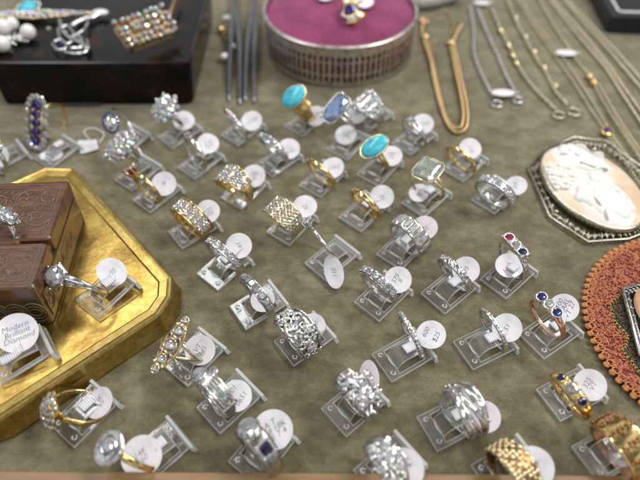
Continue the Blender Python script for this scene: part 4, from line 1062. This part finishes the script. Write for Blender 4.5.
# ------------------------------------------------------------------ dark tortoiseshell box and the brooches on it
fr = U(194, 104, 0); fl = U(-60, 104, 0); bd = 95.0
hb = 15.0
while proj(Vector((fr.x, fr.y, hb)))[1] > 62: hb += .5
dbx = empty('tortoiseshell_box', (fr.x, fr.y, 0), 'glossy dark tortoiseshell box with brooches on top at the back left', 'box')
W_ = fr.x + 190
def rr(x1, y0, y1, z, c=3): return rrect(-W_, x1, y0, y1, c, z)
mb = MB()
mb.rings([rr(-2, 0, bd, .2), rr(0, -.5, bd, 2), rr(3, -2, bd + 2, hb - 1), rr(3, -2, bd + 2, hb), rr(2, -1, bd + 1, hb + .5), rr(1, 0, bd, hb), rr(.8, .4, bd - .4, hb - 3)], cap=True)
mb.build('box_body', 'tortoiseshell', dbx)
mb = MB(); o0 = Vector((fr.x, fr.y, 0)); q0, q1 = U(58, 104, 1.5) - o0, U(100, 104, 1.5) - o0
mb.box(q0.x, q1.x, -2.4, -.6, .3, 2.2); mb.build('metal_catch', 'steel', dbx)
TZ = hb - 2.9
def brooch_base(px, py, label, name='brooch', cat='brooch', z=TZ): return empty(name, U(px, py, z), label, cat), U(px, py, z)
r, c0 = brooch_base(38, 20, 'long gold bar brooch with an oval turquoise at its centre')
mb = MB(); d_ = (U(92, 9, TZ) - U(-30, 12, TZ)); L2 = 36; rd = random.Random(3)
mb.rings([[(x, y*max(.12, 1 - abs(x)/L2), z) for x, y, z in rrect(-L2, L2, -5, 5, 1, zz)] for zz in (2, 3.4)])
for x in range(-34, 35, 2):
    hw = 5.4*max(.1, 1 - abs(x)/38)
    for s_ in (-1, -.3, .4, 1): mb.ball((x + rd.uniform(-.5, .5), s_*hw, 3.8), rd.uniform(.8, 1.25), nu=7, nv=5)
mb.build('brooch_body', 'pale_gold', r).rotation_euler.z = .04
mb = MB()
for x in range(-32, 33, 3): mb.gem(T(x, rd.uniform(-1, 1)*3*max(.1, 1 - abs(x)/36), 4.9), 1.7, 1.7, 1.2, n=7)
for x in range(-30, 31, 4):
    for q_ in (-1, 1): mb.gem(T(x, q_*3.6*max(.1, 1 - abs(x)/36), 4.6), 1.3, 1.3, .9, n=7)
mb.build('diamonds', 'pave_painted_fire', r)
ct_ = U(31, 14, TZ) - c0
mb = MB(); mb.grid(lambda u, v: (ct_.x + 5.4*math.cos(v*1.54)*math.cos(2*PI*u), ct_.y + 6.6*math.cos(v*1.54)*math.sin(2*PI*u), 5 + 3*math.sin(v*1.54)), 28, 8, True, False)
mb.build('turquoise_stone', 'turquoise', r)
mb = MB()
for k in range(20): a = 2*PI*k/20; mb.ball((ct_.x + 6.9*math.cos(a), ct_.y + 8.2*math.sin(a), 4.6), 1.05, nu=7, nv=5)
mb.build('halo_beads', 'silver', r)
r, c0 = brooch_base(15, 42, 'silver spray brooch with four round pearls at the back left')
mb = MB()
for k in range(8): q = k*.8; mb.tube(spline([(0, 0, 2), (6*math.cos(q), 5*math.sin(q), 3), (11*math.cos(q + .3), 8*math.sin(q + .3), 2)], 4), lambda t: 1.3 - .8*t, 6)
mb.build('spray', 'silver', r)
for (px, py, rr_) in ((3, 27, 5.2), (28, 32, 4.6), (2, 44, 4.8), (12, 24, 4.0)):
    p = U(px, py, TZ + 5) - c0; mb = MB(); mb.ball((p.x, p.y, 5), rr_, nu=16, nv=11); mb.build('pearl', 'pearl', r)
r, c0 = brooch_base(68, 40, 'pale silver figured brooch with an oval loop between the pearl and gold brooches')
mb = MB()
for P, rr_ in (([(60, 20), (62, 30), (70, 38), (80, 42), (88, 50)], 1.3), ([(58, 28), (60, 38), (68, 44), (74, 36), (68, 26), (60, 28)], 1.0), ([(52, 44), (58, 50), (66, 48), (62, 40), (54, 42)], 1.0),
               ([(72, 26), (82, 20), (92, 18), (100, 14)], 1.7), ([(70, 38), (84, 30), (88, 22)], 1.0), ([(64, 52), (78, 54), (88, 50), (87, 40)], 1.0), ([(76, 34), (82, 40), (80, 48), (70, 48)], 1.2)):
    mb.tube(spline([U(x, y, TZ + 3) - c0 for x, y in P], 4), rr_, 7)
mb.build('openwork_frame', 'silver', r)
p = U(100, 13, TZ + 3) - c0; mb = MB(); mb.ball((p.x, p.y, 3.4), 5.5, 3.6, 1.6, nu=14, nv=8); mb.build('white_leaf', 'pearl', r)
for (px, py, g) in ((65, 33, 'ruby'), (49, 29, 'diamond'), (62, 45, 'sapphire')):
    p = U(px, py, TZ + 4) - c0; gemp(r, T(p.x, p.y, 4.5), 1.7, 1.7, 1.2, g if g != 'ruby' else 'pave_painted_fire')
r, c0 = brooch_base(147, 43, 'rectangular gold brooch crowded with small diamonds on a long pin')
rd = random.Random(11); dirx = (U(170, 27, TZ) - U(123, 45, TZ)); az_ = math.atan2(dirx.y, dirx.x); Mq = T(0, 0, 5) @ Matrix.Rotation(az_, 4, 'Z') @ Rx(32) @ Matrix.Scale(1.25, 4)
mb = MB(); mb.rings([rrect(-13, 13, -7.5, 7.5, 2, 3), rrect(-12, 12, -6.5, 6.5, 2, 6)], M=Mq)
pts = []
for i in range(9):
    for j in range(5): pts.append((-12 + 3*i + rd.uniform(-.6, .6), -6.5 + 3.2*j + rd.uniform(-.6, .6), 6.5 + rd.uniform(-.5, 1.2)))
for p in pts: mb.ball(p, 1.5, nu=8, nv=5, M=Mq)
mb.build('gold_cluster', 'chain_gold', r)
mb = MB()
for p in pts: mb.gem(Mq @ T(p[0], p[1], p[2] + 1.3) @ Rx(rd.uniform(-30, 30)) @ Ry(rd.uniform(-30, 30)), 1.25, 1.25, .9, n=7)
mb.build('diamonds', 'pave_painted_fire', r)
mb = MB(); mb.tube([U(166, 26, TZ + 3) - c0, U(170, 14, TZ + 5) - c0, U(178, -6, TZ + 6) - c0], 1.3, 8); mb.build('pin', 'chain_gold', r)

# ------------------------------------------------------------------ tweezers beside the tin
for lab, legs, top in (('dark steel tweezers nearest the tortoiseshell box, pointing towards the rings', ((229, 101), (240, 104)), (236, -20)),
                       ('dark steel tweezers nearest the tin, pointing towards the rings', ((245, 101), (254, 102)), (257, -14))):
    c0 = U(*legs[0], 0); r = empty('tweezers', c0, lab, 'tweezers', 'dark steel tweezers')
    for l in legs:
        mb = MB(); P = spline([U(*l, .8) - c0, U(l[0]*.55 + top[0]*.45 + (l[0] - top[0])*.25, l[1]*.5 + top[1]*.5, 6) - c0, U(*top, 7) - c0], 8)
        mb.tube(P, lambda t: .7 + 1.1*math.sin(PI*min(1, t*1.1)), 8, flat=.6); mb.build('arm', 'steel', r)
# little earring pieces left of the tweezers
r, c0 = brooch_base(222, 30, 'small gold earring with a white drop beside the tweezers', 'earring', 'earring', 1)
for (px, py, rx_, ry_, mm_, nm) in ((225, 57, 3.6, 2.8, 'pearl', 'white_drop'), (228, 19, 4.6, 1.8, 'pearl', 'white_bar'), (221, 29, 2.4, 3.2, 'gold', 'gold_mount'), (233, 47, 1.6, 1.6, 'pearl', 'small_bead')):
    p = U(px, py, 3) - c0; mb = MB(); mb.ball((p.x, p.y, 2.5), rx_, ry_, 2.0, nu=12, nv=8); mb.build(nm, mm_, r)
mb = MB(); mb.tube(spline([U(x, y, 3) - c0 for x, y in ((225, 57), (230, 46), (224, 34), (228, 20))], 5), .6, 6); mb.build('wire', 'gold', r)

# ------------------------------------------------------------------ chains
def resample(P, step):
    P = spline(P, 10); out = [P[0]]; acc = 0
    for a, b_ in zip(P, P[1:]):
        L = (b_ - a).length; t = step - acc
        while t <= L: out.append(a + (b_ - a)*(t/L)); t += step
        acc = (acc + L) % step
    return out
def links(mb, P, r=.9, wr=.26):
    for i in range(len(P) - 1):
        t = (P[i + 1] - P[i]).normalized(); up = Vector((0, 0, 1)); sd = t.cross(up).normalized()
        n = (up if i % 2 == 0 else sd); s2 = t.cross(n)
        c = (P[i] + P[i + 1])/2
        mb.tube([c + t*r*1.25*math.cos(q) + s2*r*.75*math.sin(q) for q in [k*PI/4 for k in range(8)]], wr, 4, True)
def chain(paths, label, mt, r=.9, clasp=None, name='necklace', cat='necklace', rope=0, extra=None, z=1.2):
    c0 = U(*paths[0][0], 0); root = empty(name, c0, label, cat, 'chains laid out at the back right')
    for pth in paths:
        mb = MB(); P = [U(x, y, z) - c0 for x, y in pth]
        if rope:
            P = [p + Vector((random.uniform(-.35, .35), random.uniform(-.35, .35), random.uniform(0, .3))) for p in P]; Q = resample(P, .7)
            for k in range(rope):
                mb.tube([q_ + Vector((math.cos(i*.55 + k*2*PI/rope)*r*.6, 0, math.sin(i*.55 + k*2*PI/rope)*r*.6)) for i, q_ in enumerate(Q)], r*.62, 5)
        else: links(mb, resample(P, r*1.9), r, r*.34)
        mb.build('chain', mt, root)
    for (px, py, rr_) in (clasp or []):
        mb = MB(); p = U(px, py, 1.2) - c0
        mb.tube([p + Vector((rr_*math.cos(q), rr_*math.sin(q), 0)) for q in [k*PI/8 for k in range(16)]], .62, 6, True)
        mb.ball(p + Vector((0, rr_, 0)), .95, nu=7, nv=5); mb.build('clasp', mt, root)
    if extra: extra(root, c0)
    return root
def gx(root, c0):
    for (px, py) in ((425, 37), (451, 43)):
        p = U(px, py, 1.5) - c0; mb = MB(); mb.ball((p.x, p.y, 1.8), 3.4, 2.8, 1.9, nu=12, nv=8); mb.build('slider', 'chain_gold', root)
    p = U(424, 22, 1.5) - c0; mb = MB()
    for k in range(6): mb.ball((p.x + random.uniform(-3, 3), p.y + random.uniform(-4, 4), 2 + random.uniform(-.5, 1)), 1.5, nu=8, nv=5)
    mb.build('clasp', 'rose_gold', root)
chain([[(424, 18), (423, 36), (431, 60), (435, 80), (441, 105), (448, 124), (458, 133), (466, 126), (466, 105), (460, 75), (453, 46), (451, 42)],
       [(427, 38), (432, 58), (439, 90), (447, 118), (457, 129), (462, 122), (462, 105), (456, 75), (450, 46)],
       [(452, 43), (457, 32), (462, 24)]], 'thick gold rope necklace doubled into a U with two sliders', 'chain_gold', 1.05, rope=3, extra=gx)
chain([[(424, 20), (436, 13), (448, 12), (453, 22), (450, 40)]], 'thin gold chain loop above the rope necklace', 'chain_gold', .6)
chain([[(470, 6), (474, 30), (474, 52), (480, 70), (490, 91)], [(478, 8), (487, 32), (498, 56), (505, 73), (515, 92)]], 'pale silver chain pair held by a white oval tag', 'chain_silver', 1.25, [(497, 104, 3.3), (518, 100, 3.0)])
def seg(pts, rr_, mt):
    def f(root, c0):
        for k, (px, py) in enumerate(pts):
            p = U(px, py, 1.4) - c0; q2 = U(px + 3, py + 6, 1.4) - c0; mb = MB(); mb.tube([p, (p + q2)/2, q2], lambda t: rr_*(.6 + .8*math.sin(PI*t)), 8); mb.build('station_bead', mt, root)
    return f
chain([[(492, 8), (500, 28), (512, 52), (522, 72), (534, 88), (548, 102), (556, 110)]], 'pale gold bracelet with three bright beads', 'pale_chain_gold', 1.3, [(559, 115, 3.4)], 'bracelet', 'bracelet', extra=seg([(499, 27), (507, 42), (511, 52), (515, 60)], 1.5, 'pale_gold'))
chain([[(506, -4), (515, 18), (525, 38), (536, 58), (547, 75), (556, 92), (567, 104)]], 'pale gold bracelet of long and short links beside the beaded bracelet', 'pale_chain_gold', 1.3, [(574, 112, 3.6)], 'bracelet', 'bracelet',
      extra=seg([(514, 14), (524, 33), (533, 48), (543, 64), (554, 82)], 1.3, 'pale_chain_gold'))
def pend(root, c0):
    p = U(607, 132, 1.5) - c0
    mb = MB(); mb.rings([oval(2.6, 2.6, 0), oval(3.4, 3.4, 1.6), oval(2.6, 2.6, 2.3)], M=T(p.x, p.y, 0), smooth=True)
    for k in range(8): mb.ball((p.x + 3.3*math.cos(k*PI/4), p.y + 3.3*math.sin(k*PI/4), 1.7), .7, nu=6, nv=4)
    mb.build('pendant', 'gold', root); gemp(root, T(p.x, p.y, 2.6), 2.2, 2.2, 1.4, 'amethyst')
chain([[(514, -6), (530, 20), (550, 48), (572, 80), (590, 108), (604, 128)], [(517, -6), (533, 18), (554, 46), (577, 78), (595, 106), (607, 126)],
       [(608, 136), (624, 160), (645, 192)], [(611, 134), (627, 156), (648, 186)]], 'long fine gold necklace with a small purple stone slide', 'pale_chain_gold', .85, extra=pend)
chain([[(536, -6), (552, 22), (566, 44), (578, 62), (588, 74)], [(592, 80), (600, 96), (612, 116), (628, 140), (648, 170)], [(595, 79), (604, 94), (618, 118), (634, 142), (652, 168)]],
      'gold necklace with an orange gold barrel clasp', 'pale_chain_gold', 1.0, extra=seg([(588, 74), (592, 80)], 2.2, 'chain_gold'))
chain([[(546, -6), (566, 20), (586, 44), (606, 68), (622, 92), (645, 128)], [(549, -6), (570, 18), (590, 42), (610, 66), (627, 90), (650, 122)]], 'flat gold double chain crossing towards the cameo, second from the right', 'pale_chain_gold', .9, rope=2)
chain([[(560, -6), (584, 22), (606, 46), (626, 70), (650, 98)], [(563, -6), (587, 19), (609, 43), (630, 66), (653, 92)]], 'flat gold double chain outermost beside the navy box', 'pale_chain_gold', .9, rope=2)
def oval_tag(px, py, label, rx=7.0, ry=3.6, z=2.6, rot=0):
    r_ = empty('oval_tag', U(px, py, z), label, 'price tag', 'oval white tags on the chains', Matrix.Rotation(rot, 3, 'Z'))
    mb = MB(); mb.rings([oval(rx, ry, 0), oval(rx, ry, .4)]); mb.tube([(rx - .4, 0, .2), (rx + 1.8, .3, .4), (rx + 2.4, -.6, .2)], .5, 5)
    mb.build('paper', 'tag_paper', r_)
oval_tag(503, 93, 'oval white tag across the ends of the silver chain pair'); oval_tag(566, 53, 'oval white tag lying on the fine gold necklaces')
oval_tag(482, 3, 'oval white tag at the top of the silver chain pair', 6, 3)

# white plush object behind the tin and the navy box
c0 = U(432, 8, 0); mb = MB(); mb.tube(spline([(-16, -2, 7), (-4, 1, 7), (8, 7, 7), (22, 12, 7)], 5), lambda t: 7*(math.sin(PI*(.1 + .8*t))**.35), 16)
tag(mb.build('plush_roll', 'white_plush', None, c0), 'white plush ring roll behind the round tin', 'ring roll')
c0 = U(606, 33, 0); r = empty('jewel_box', c0, 'navy leather jewel box with a white lining in the top right corner', 'box')
hn = 13
M_ = Rz(-4)
mb = MB(); mb.rings([rrect(0, 60, 0, 60, 3, 0), rrect(-.6, 60, -.6, 60, 3, hn - 1), rrect(0, 60, 0, 60, 3, hn), rrect(3.4, 57, 3.4, 57, 2, hn), rrect(3.6, 57, 3.6, 57, 2, hn - 5)], M=M_); mb.build('box_body', 'navy_leather', r)
mb = MB(); mb.tube(rrect(5.6, 55, 5.6, 55, 2, hn - .2), .9, 6, True, M=M_); mb.build('lining_edge', 'white_liner', r)
mb = MB(); mb.rings([rrect(6.6, 54, 6.6, 54, 2, hn - 4.9), rrect(6.6, 54, 6.6, 54, 2, hn - 1.5)], M=M_); mb.build('inner_pad', 'dark_inside', r)

# ------------------------------------------------------------------ cameo brooch
CC = U(591, 186, 4)
cam_r = empty('cameo_brooch', (CC.x, CC.y, 0), 'large oval shell cameo of a woman in a silver filigree octagonal frame', 'brooch')
octo = [U(x, y, 1.2) for x, y in ((528, 168), (546, 148), (574, 137), (606, 141), (646, 170), (664, 206), (653, 229), (628, 239), (588, 242), (550, 217))]
oc = [(p.x - CC.x, p.y - CC.y, 1.2) for p in octo]
mb = MB(); mb.tube(oc, .75, 8, True, flat=.9)
mb.tube([(x*.9, y*.9, 1.4) for x, y, z in oc], .45, 6, True)
for i in range(len(oc)):
    a, b_ = Vector(oc[i]), Vector(oc[(i + 1) % len(oc)])
    for k in range(6):
        p = a.lerp(b_, k/6); q = p*.80
        mb.tube([(p.x, p.y, 1.2), ((p.x + q.x)/2 + .8*math.sin(k*2), (p.y + q.y)/2 + .8*math.cos(k*2), 1.9), (q.x, q.y, 2.2)], .38, 5)
        s_ = (p + q)/2; mb.tube([(s_.x + 1.1*math.cos(t), s_.y + 1.1*math.sin(t), 1.5) for t in [j*PI/3 for j in range(6)]], .3, 5, True)
for i in (1, 3, 5, 7, 9): mb.ball((oc[i][0]*.86, oc[i][1]*.86, 2.4), 1.3, 1.3, .8, nu=8, nv=5)
mb.build('filigree_frame', 'frame_metal', cam_r)
# oval axes on the ground measured from the photograph (major from upper left to lower right)
e1 = (U(632, 224, 6) - U(556, 141, 6)); a_maj = e1.length/2*.97; ang = math.atan2(e1.y, e1.x); a_min = 22.0
Mo = Rz(math.degrees(ang))
mb = MB(); mb.rings([oval(a_maj*.9, a_min*.9, 1.0, 48), oval(a_maj + .6, a_min + .6, 1.4, 48), oval(a_maj + .7, a_min + .7, 4.6, 48), oval(a_maj - .2, a_min - .2, 5.6, 48), oval(a_maj - 1, a_min - 1, 5.0, 48)], M=Mo, smooth=True); mb.build('oval_bezel', 'frame_metal', cam_r)
def dome_z(x, y): return 5.0 + 3.6*max(0, 1 - (x/a_maj)**2 - (y/a_min)**2)**.6
mb = MB(); mb.grid(lambda u, v: (a_maj*.985*v*math.cos(2*PI*u), a_min*.985*v*math.sin(2*PI*u), dome_z(a_maj*.985*v*math.cos(2*PI*u), a_min*.985*v*math.sin(2*PI*u))), 64, 16, True, False, M=Mo)
mb.build('shell', 'cameo_shell', cam_r)
# relief, placed from the photograph: blobs follow the dome
Moi = Mo.inverted()
def rel(px, py):
    p = U(px, py, 8) - Vector((CC.x, CC.y, 0)); q = Moi @ Vector((p.x, p.y, 0)); return q.x, q.y
mb = MB(); rd = random.Random(4)
def reliefblob(px, py, rx_, ry_, h, rot=0, lump=0):
    x0, y0 = rel(px, py)
    def f(u, v):
        a = 2*PI*u; k = v; ll = 1 + lump*math.sin(a*5 + px)*.12
        dx_, dy_ = rx_*k*math.cos(a)*ll, ry_*k*math.sin(a)*ll
        c_, s_ = math.cos(rot), math.sin(rot); x = x0 + dx_*c_ - dy_*s_; y = y0 + dx_*s_ + dy_*c_
        e = (x/(a_maj*.96))**2 + (y/(a_min*.96))**2
        if e > 1: x /= math.sqrt(e); y /= math.sqrt(e)
        return (x, y, dome_z(x, y) + h*(max(0, 1 - k**2.4)**.5) - .05)
    mb.grid(f, 32, 9, True, False, M=Mo)
reliefblob(606, 200, 17, 12.5, 1.0); reliefblob(574, 157, 15, 10, 1.0); reliefblob(562, 174, 10, 8.5, .8); reliefblob(590, 178, 12, 8, .9)
reliefblob(578, 155, 12.5, 7.8, 1.8, .1, 1); reliefblob(571, 150, 8, 6, 2.4, .3, 1); reliefblob(597, 164, 8.5, 5.2, 2.2, .5, 1)
reliefblob(604, 199, 13.5, 9.5, 2.2, .2, 1); reliefblob(618, 205, 8.5, 8, 2.4, 0, 1); reliefblob(590, 196, 8, 7, 2.2, .4, 1); reliefblob(600, 181, 8, 6, 2.8, .2, 0)
for (px, py) in ((558, 166), (553, 174), (561, 177), (568, 170), (556, 183), (566, 184), (572, 178), (549, 166)):
    for k in range(5):
        q = k*1.2566; x_, y_ = px + 3.6*math.cos(q), py + 3.2*math.sin(q); reliefblob(x_, y_, 1.9, 1.5, 1.5, q)
    reliefblob(px, py, 1.2, 1.2, 2.2)
for k in range(14): reliefblob(rd.uniform(562, 602), rd.uniform(143, 162), rd.uniform(2, 4), rd.uniform(.7, 1.1), rd.uniform(2.2, 3.1), rd.uniform(0, 3))
for k in range(7): reliefblob(rd.uniform(592, 628), rd.uniform(190, 215), rd.uniform(2, 5), rd.uniform(.8, 1.3), rd.uniform(2.3, 3.2), rd.uniform(-.6, .8))
mb.build('white_relief', 'cameo_white', cam_r)
mb = MB()
def rp3(px, py, h=3.2):
    x, y = rel(px, py); p = Mo @ Vector((x, y, 0)); return (p.x, p.y, dome_z(x, y) + h)
mb.tube(spline([rp3(579, 168), rp3(585, 170), rp3(592, 173), rp3(598, 173), rp3(603, 175)], 6), .4, 5)
mb.ball(rp3(603, 175), 1.2, nu=8, nv=6); mb.ball(rp3(579, 168), .8, nu=8, nv=6)
mb.tube([rp3(591, 153), rp3(598, 150)], 1.0, 6); mb.build('marcasite_necklace', 'dark_silver', cam_r)

# ------------------------------------------------------------------ crocheted doily and the brooch on it
DC = U(720, 335, 0); DR = 54.0
dr = empty('doily', DC, 'round orange crocheted doily with a scalloped edge at the right', 'doily')
mb = MB(); mb.rings([circ(DR - 1, .1, 90), circ(DR - .6, 1.0, 90), circ(DR - 3, 1.5, 90)]); mb.build('fabric', 'doily_base', dr)
mb = MB()
ns_ = 92
for k in range(ns_):
    a = 2*PI*k/ns_; c_ = Vector((math.cos(a), math.sin(a), 0)); p = c_*(DR + .2)
    mb.ball(p + Vector((0, 0, 1.0)), 1.5, 1.5, .8, nu=10, nv=6)
    mb.tube([p - c_*1.5 + Vector((1.5*math.cos(t)*1.0, 1.5*math.sin(t), 1.6)) for t in [j*PI/4 for j in range(8)]], .4, 5, True)
mb.build('scalloped_edge', 'scallop_thread', dr)
green = [U(x, y, 1.5) - DC for x, y in ((609, 306), (620, 295), (650, 288), (680, 300), (680, 420), (652, 392), (636, 370), (622, 352), (628, 338), (616, 326))]
def inside(x, y, P):
    c_ = False
    for i in range(len(P)):
        x1, y1, x2, y2 = P[i - 1].x, P[i - 1].y, P[i].x, P[i].y
        if (y1 > y) != (y2 > y) and x < (x2 - x1)*(y - y1)/(y2 - y1) + x1: c_ = not c_
    return c_
rd = random.Random(21); mbo, mbg = MB(), MB()
for _ in range(7500):
    x, y = rd.uniform(-DR, -4), rd.uniform(-DR, DR)
    if x*x + y*y > (DR - 1.2)**2: continue
    q = rd.uniform(0, PI); L_ = rd.uniform(.5, .9); b_ = rd.uniform(-.4, .4)
    dv = Vector((math.cos(q), math.sin(q), 0)); nv_ = Vector((-dv.y, dv.x, 0)); p = Vector((x, y, 1.55))
    (mbg if inside(x, y, green) else mbo).tube([p - dv*L_, p + nv_*b_ + Vector((0, 0, .55)), p + dv*L_], .27, 4)
mbo.build('loop_stitches', 'doily_thread', dr); mbg.build('green_stitches', 'green_thread', dr)
mb = MB()
for i in range(len(green)):
    a, b_ = green[i - 1], green[i]; n_ = max(2, int((b_ - a).length/1.6))
    for k in range(n_):
        p = a.lerp(b_, k/n_) + Vector((rd.uniform(-.3, .3), rd.uniform(-.3, .3), 0)); dv = (b_ - a).normalized()
        mb.tube([(p.x - dv.y*.7, p.y + dv.x*.7, 2.2), (p.x + dv.x*.5, p.y + dv.y*.5, 2.7), (p.x + dv.y*.7, p.y - dv.x*.7, 2.2)], .33, 5)
mb.build('gold_outline_stitches', 'gold_thread', dr)
c0 = U(655, 322, 2)
b2 = empty('framed_brooch', c0, 'silver framed brooch with an amber oval lying on the orange doily', 'brooch')
fr2 = [U(x, y, 3.2) - c0 for x, y in ((622, 290), (650, 282), (690, 300), (700, 345), (670, 372), (640, 356))]
mb = MB(); mb.tube([(p.x, p.y, 1.8) for p in fr2], 1.0, 8, True); mb.tube([(p.x*.86, p.y*.86, 2.2) for p in fr2], .6, 6, True)
for i in range(6):
    a, b_ = fr2[i - 1], fr2[i]
    for k in range(7):
        p = a.lerp(b_, k/7); mb.tube([(p.x, p.y, 1.8), (p.x*.8, p.y*.8, 2.4)], .45, 5); mb.ball((p.x*.9, p.y*.9, 2.2), .7, nu=6, nv=4)
mb.build('frame', 'dark_silver', b2)
p = U(662, 312, 4) - c0
mb = MB(); mb.grid(lambda u, v: (p.x + 11*math.cos(v*1.5)*math.cos(2*PI*u), p.y + 14*math.cos(v*1.5)*math.sin(2*PI*u), 2.2 + 4*math.sin(v*1.5)), 36, 9, True, False); mb.build('amber_oval', 'amber', b2)
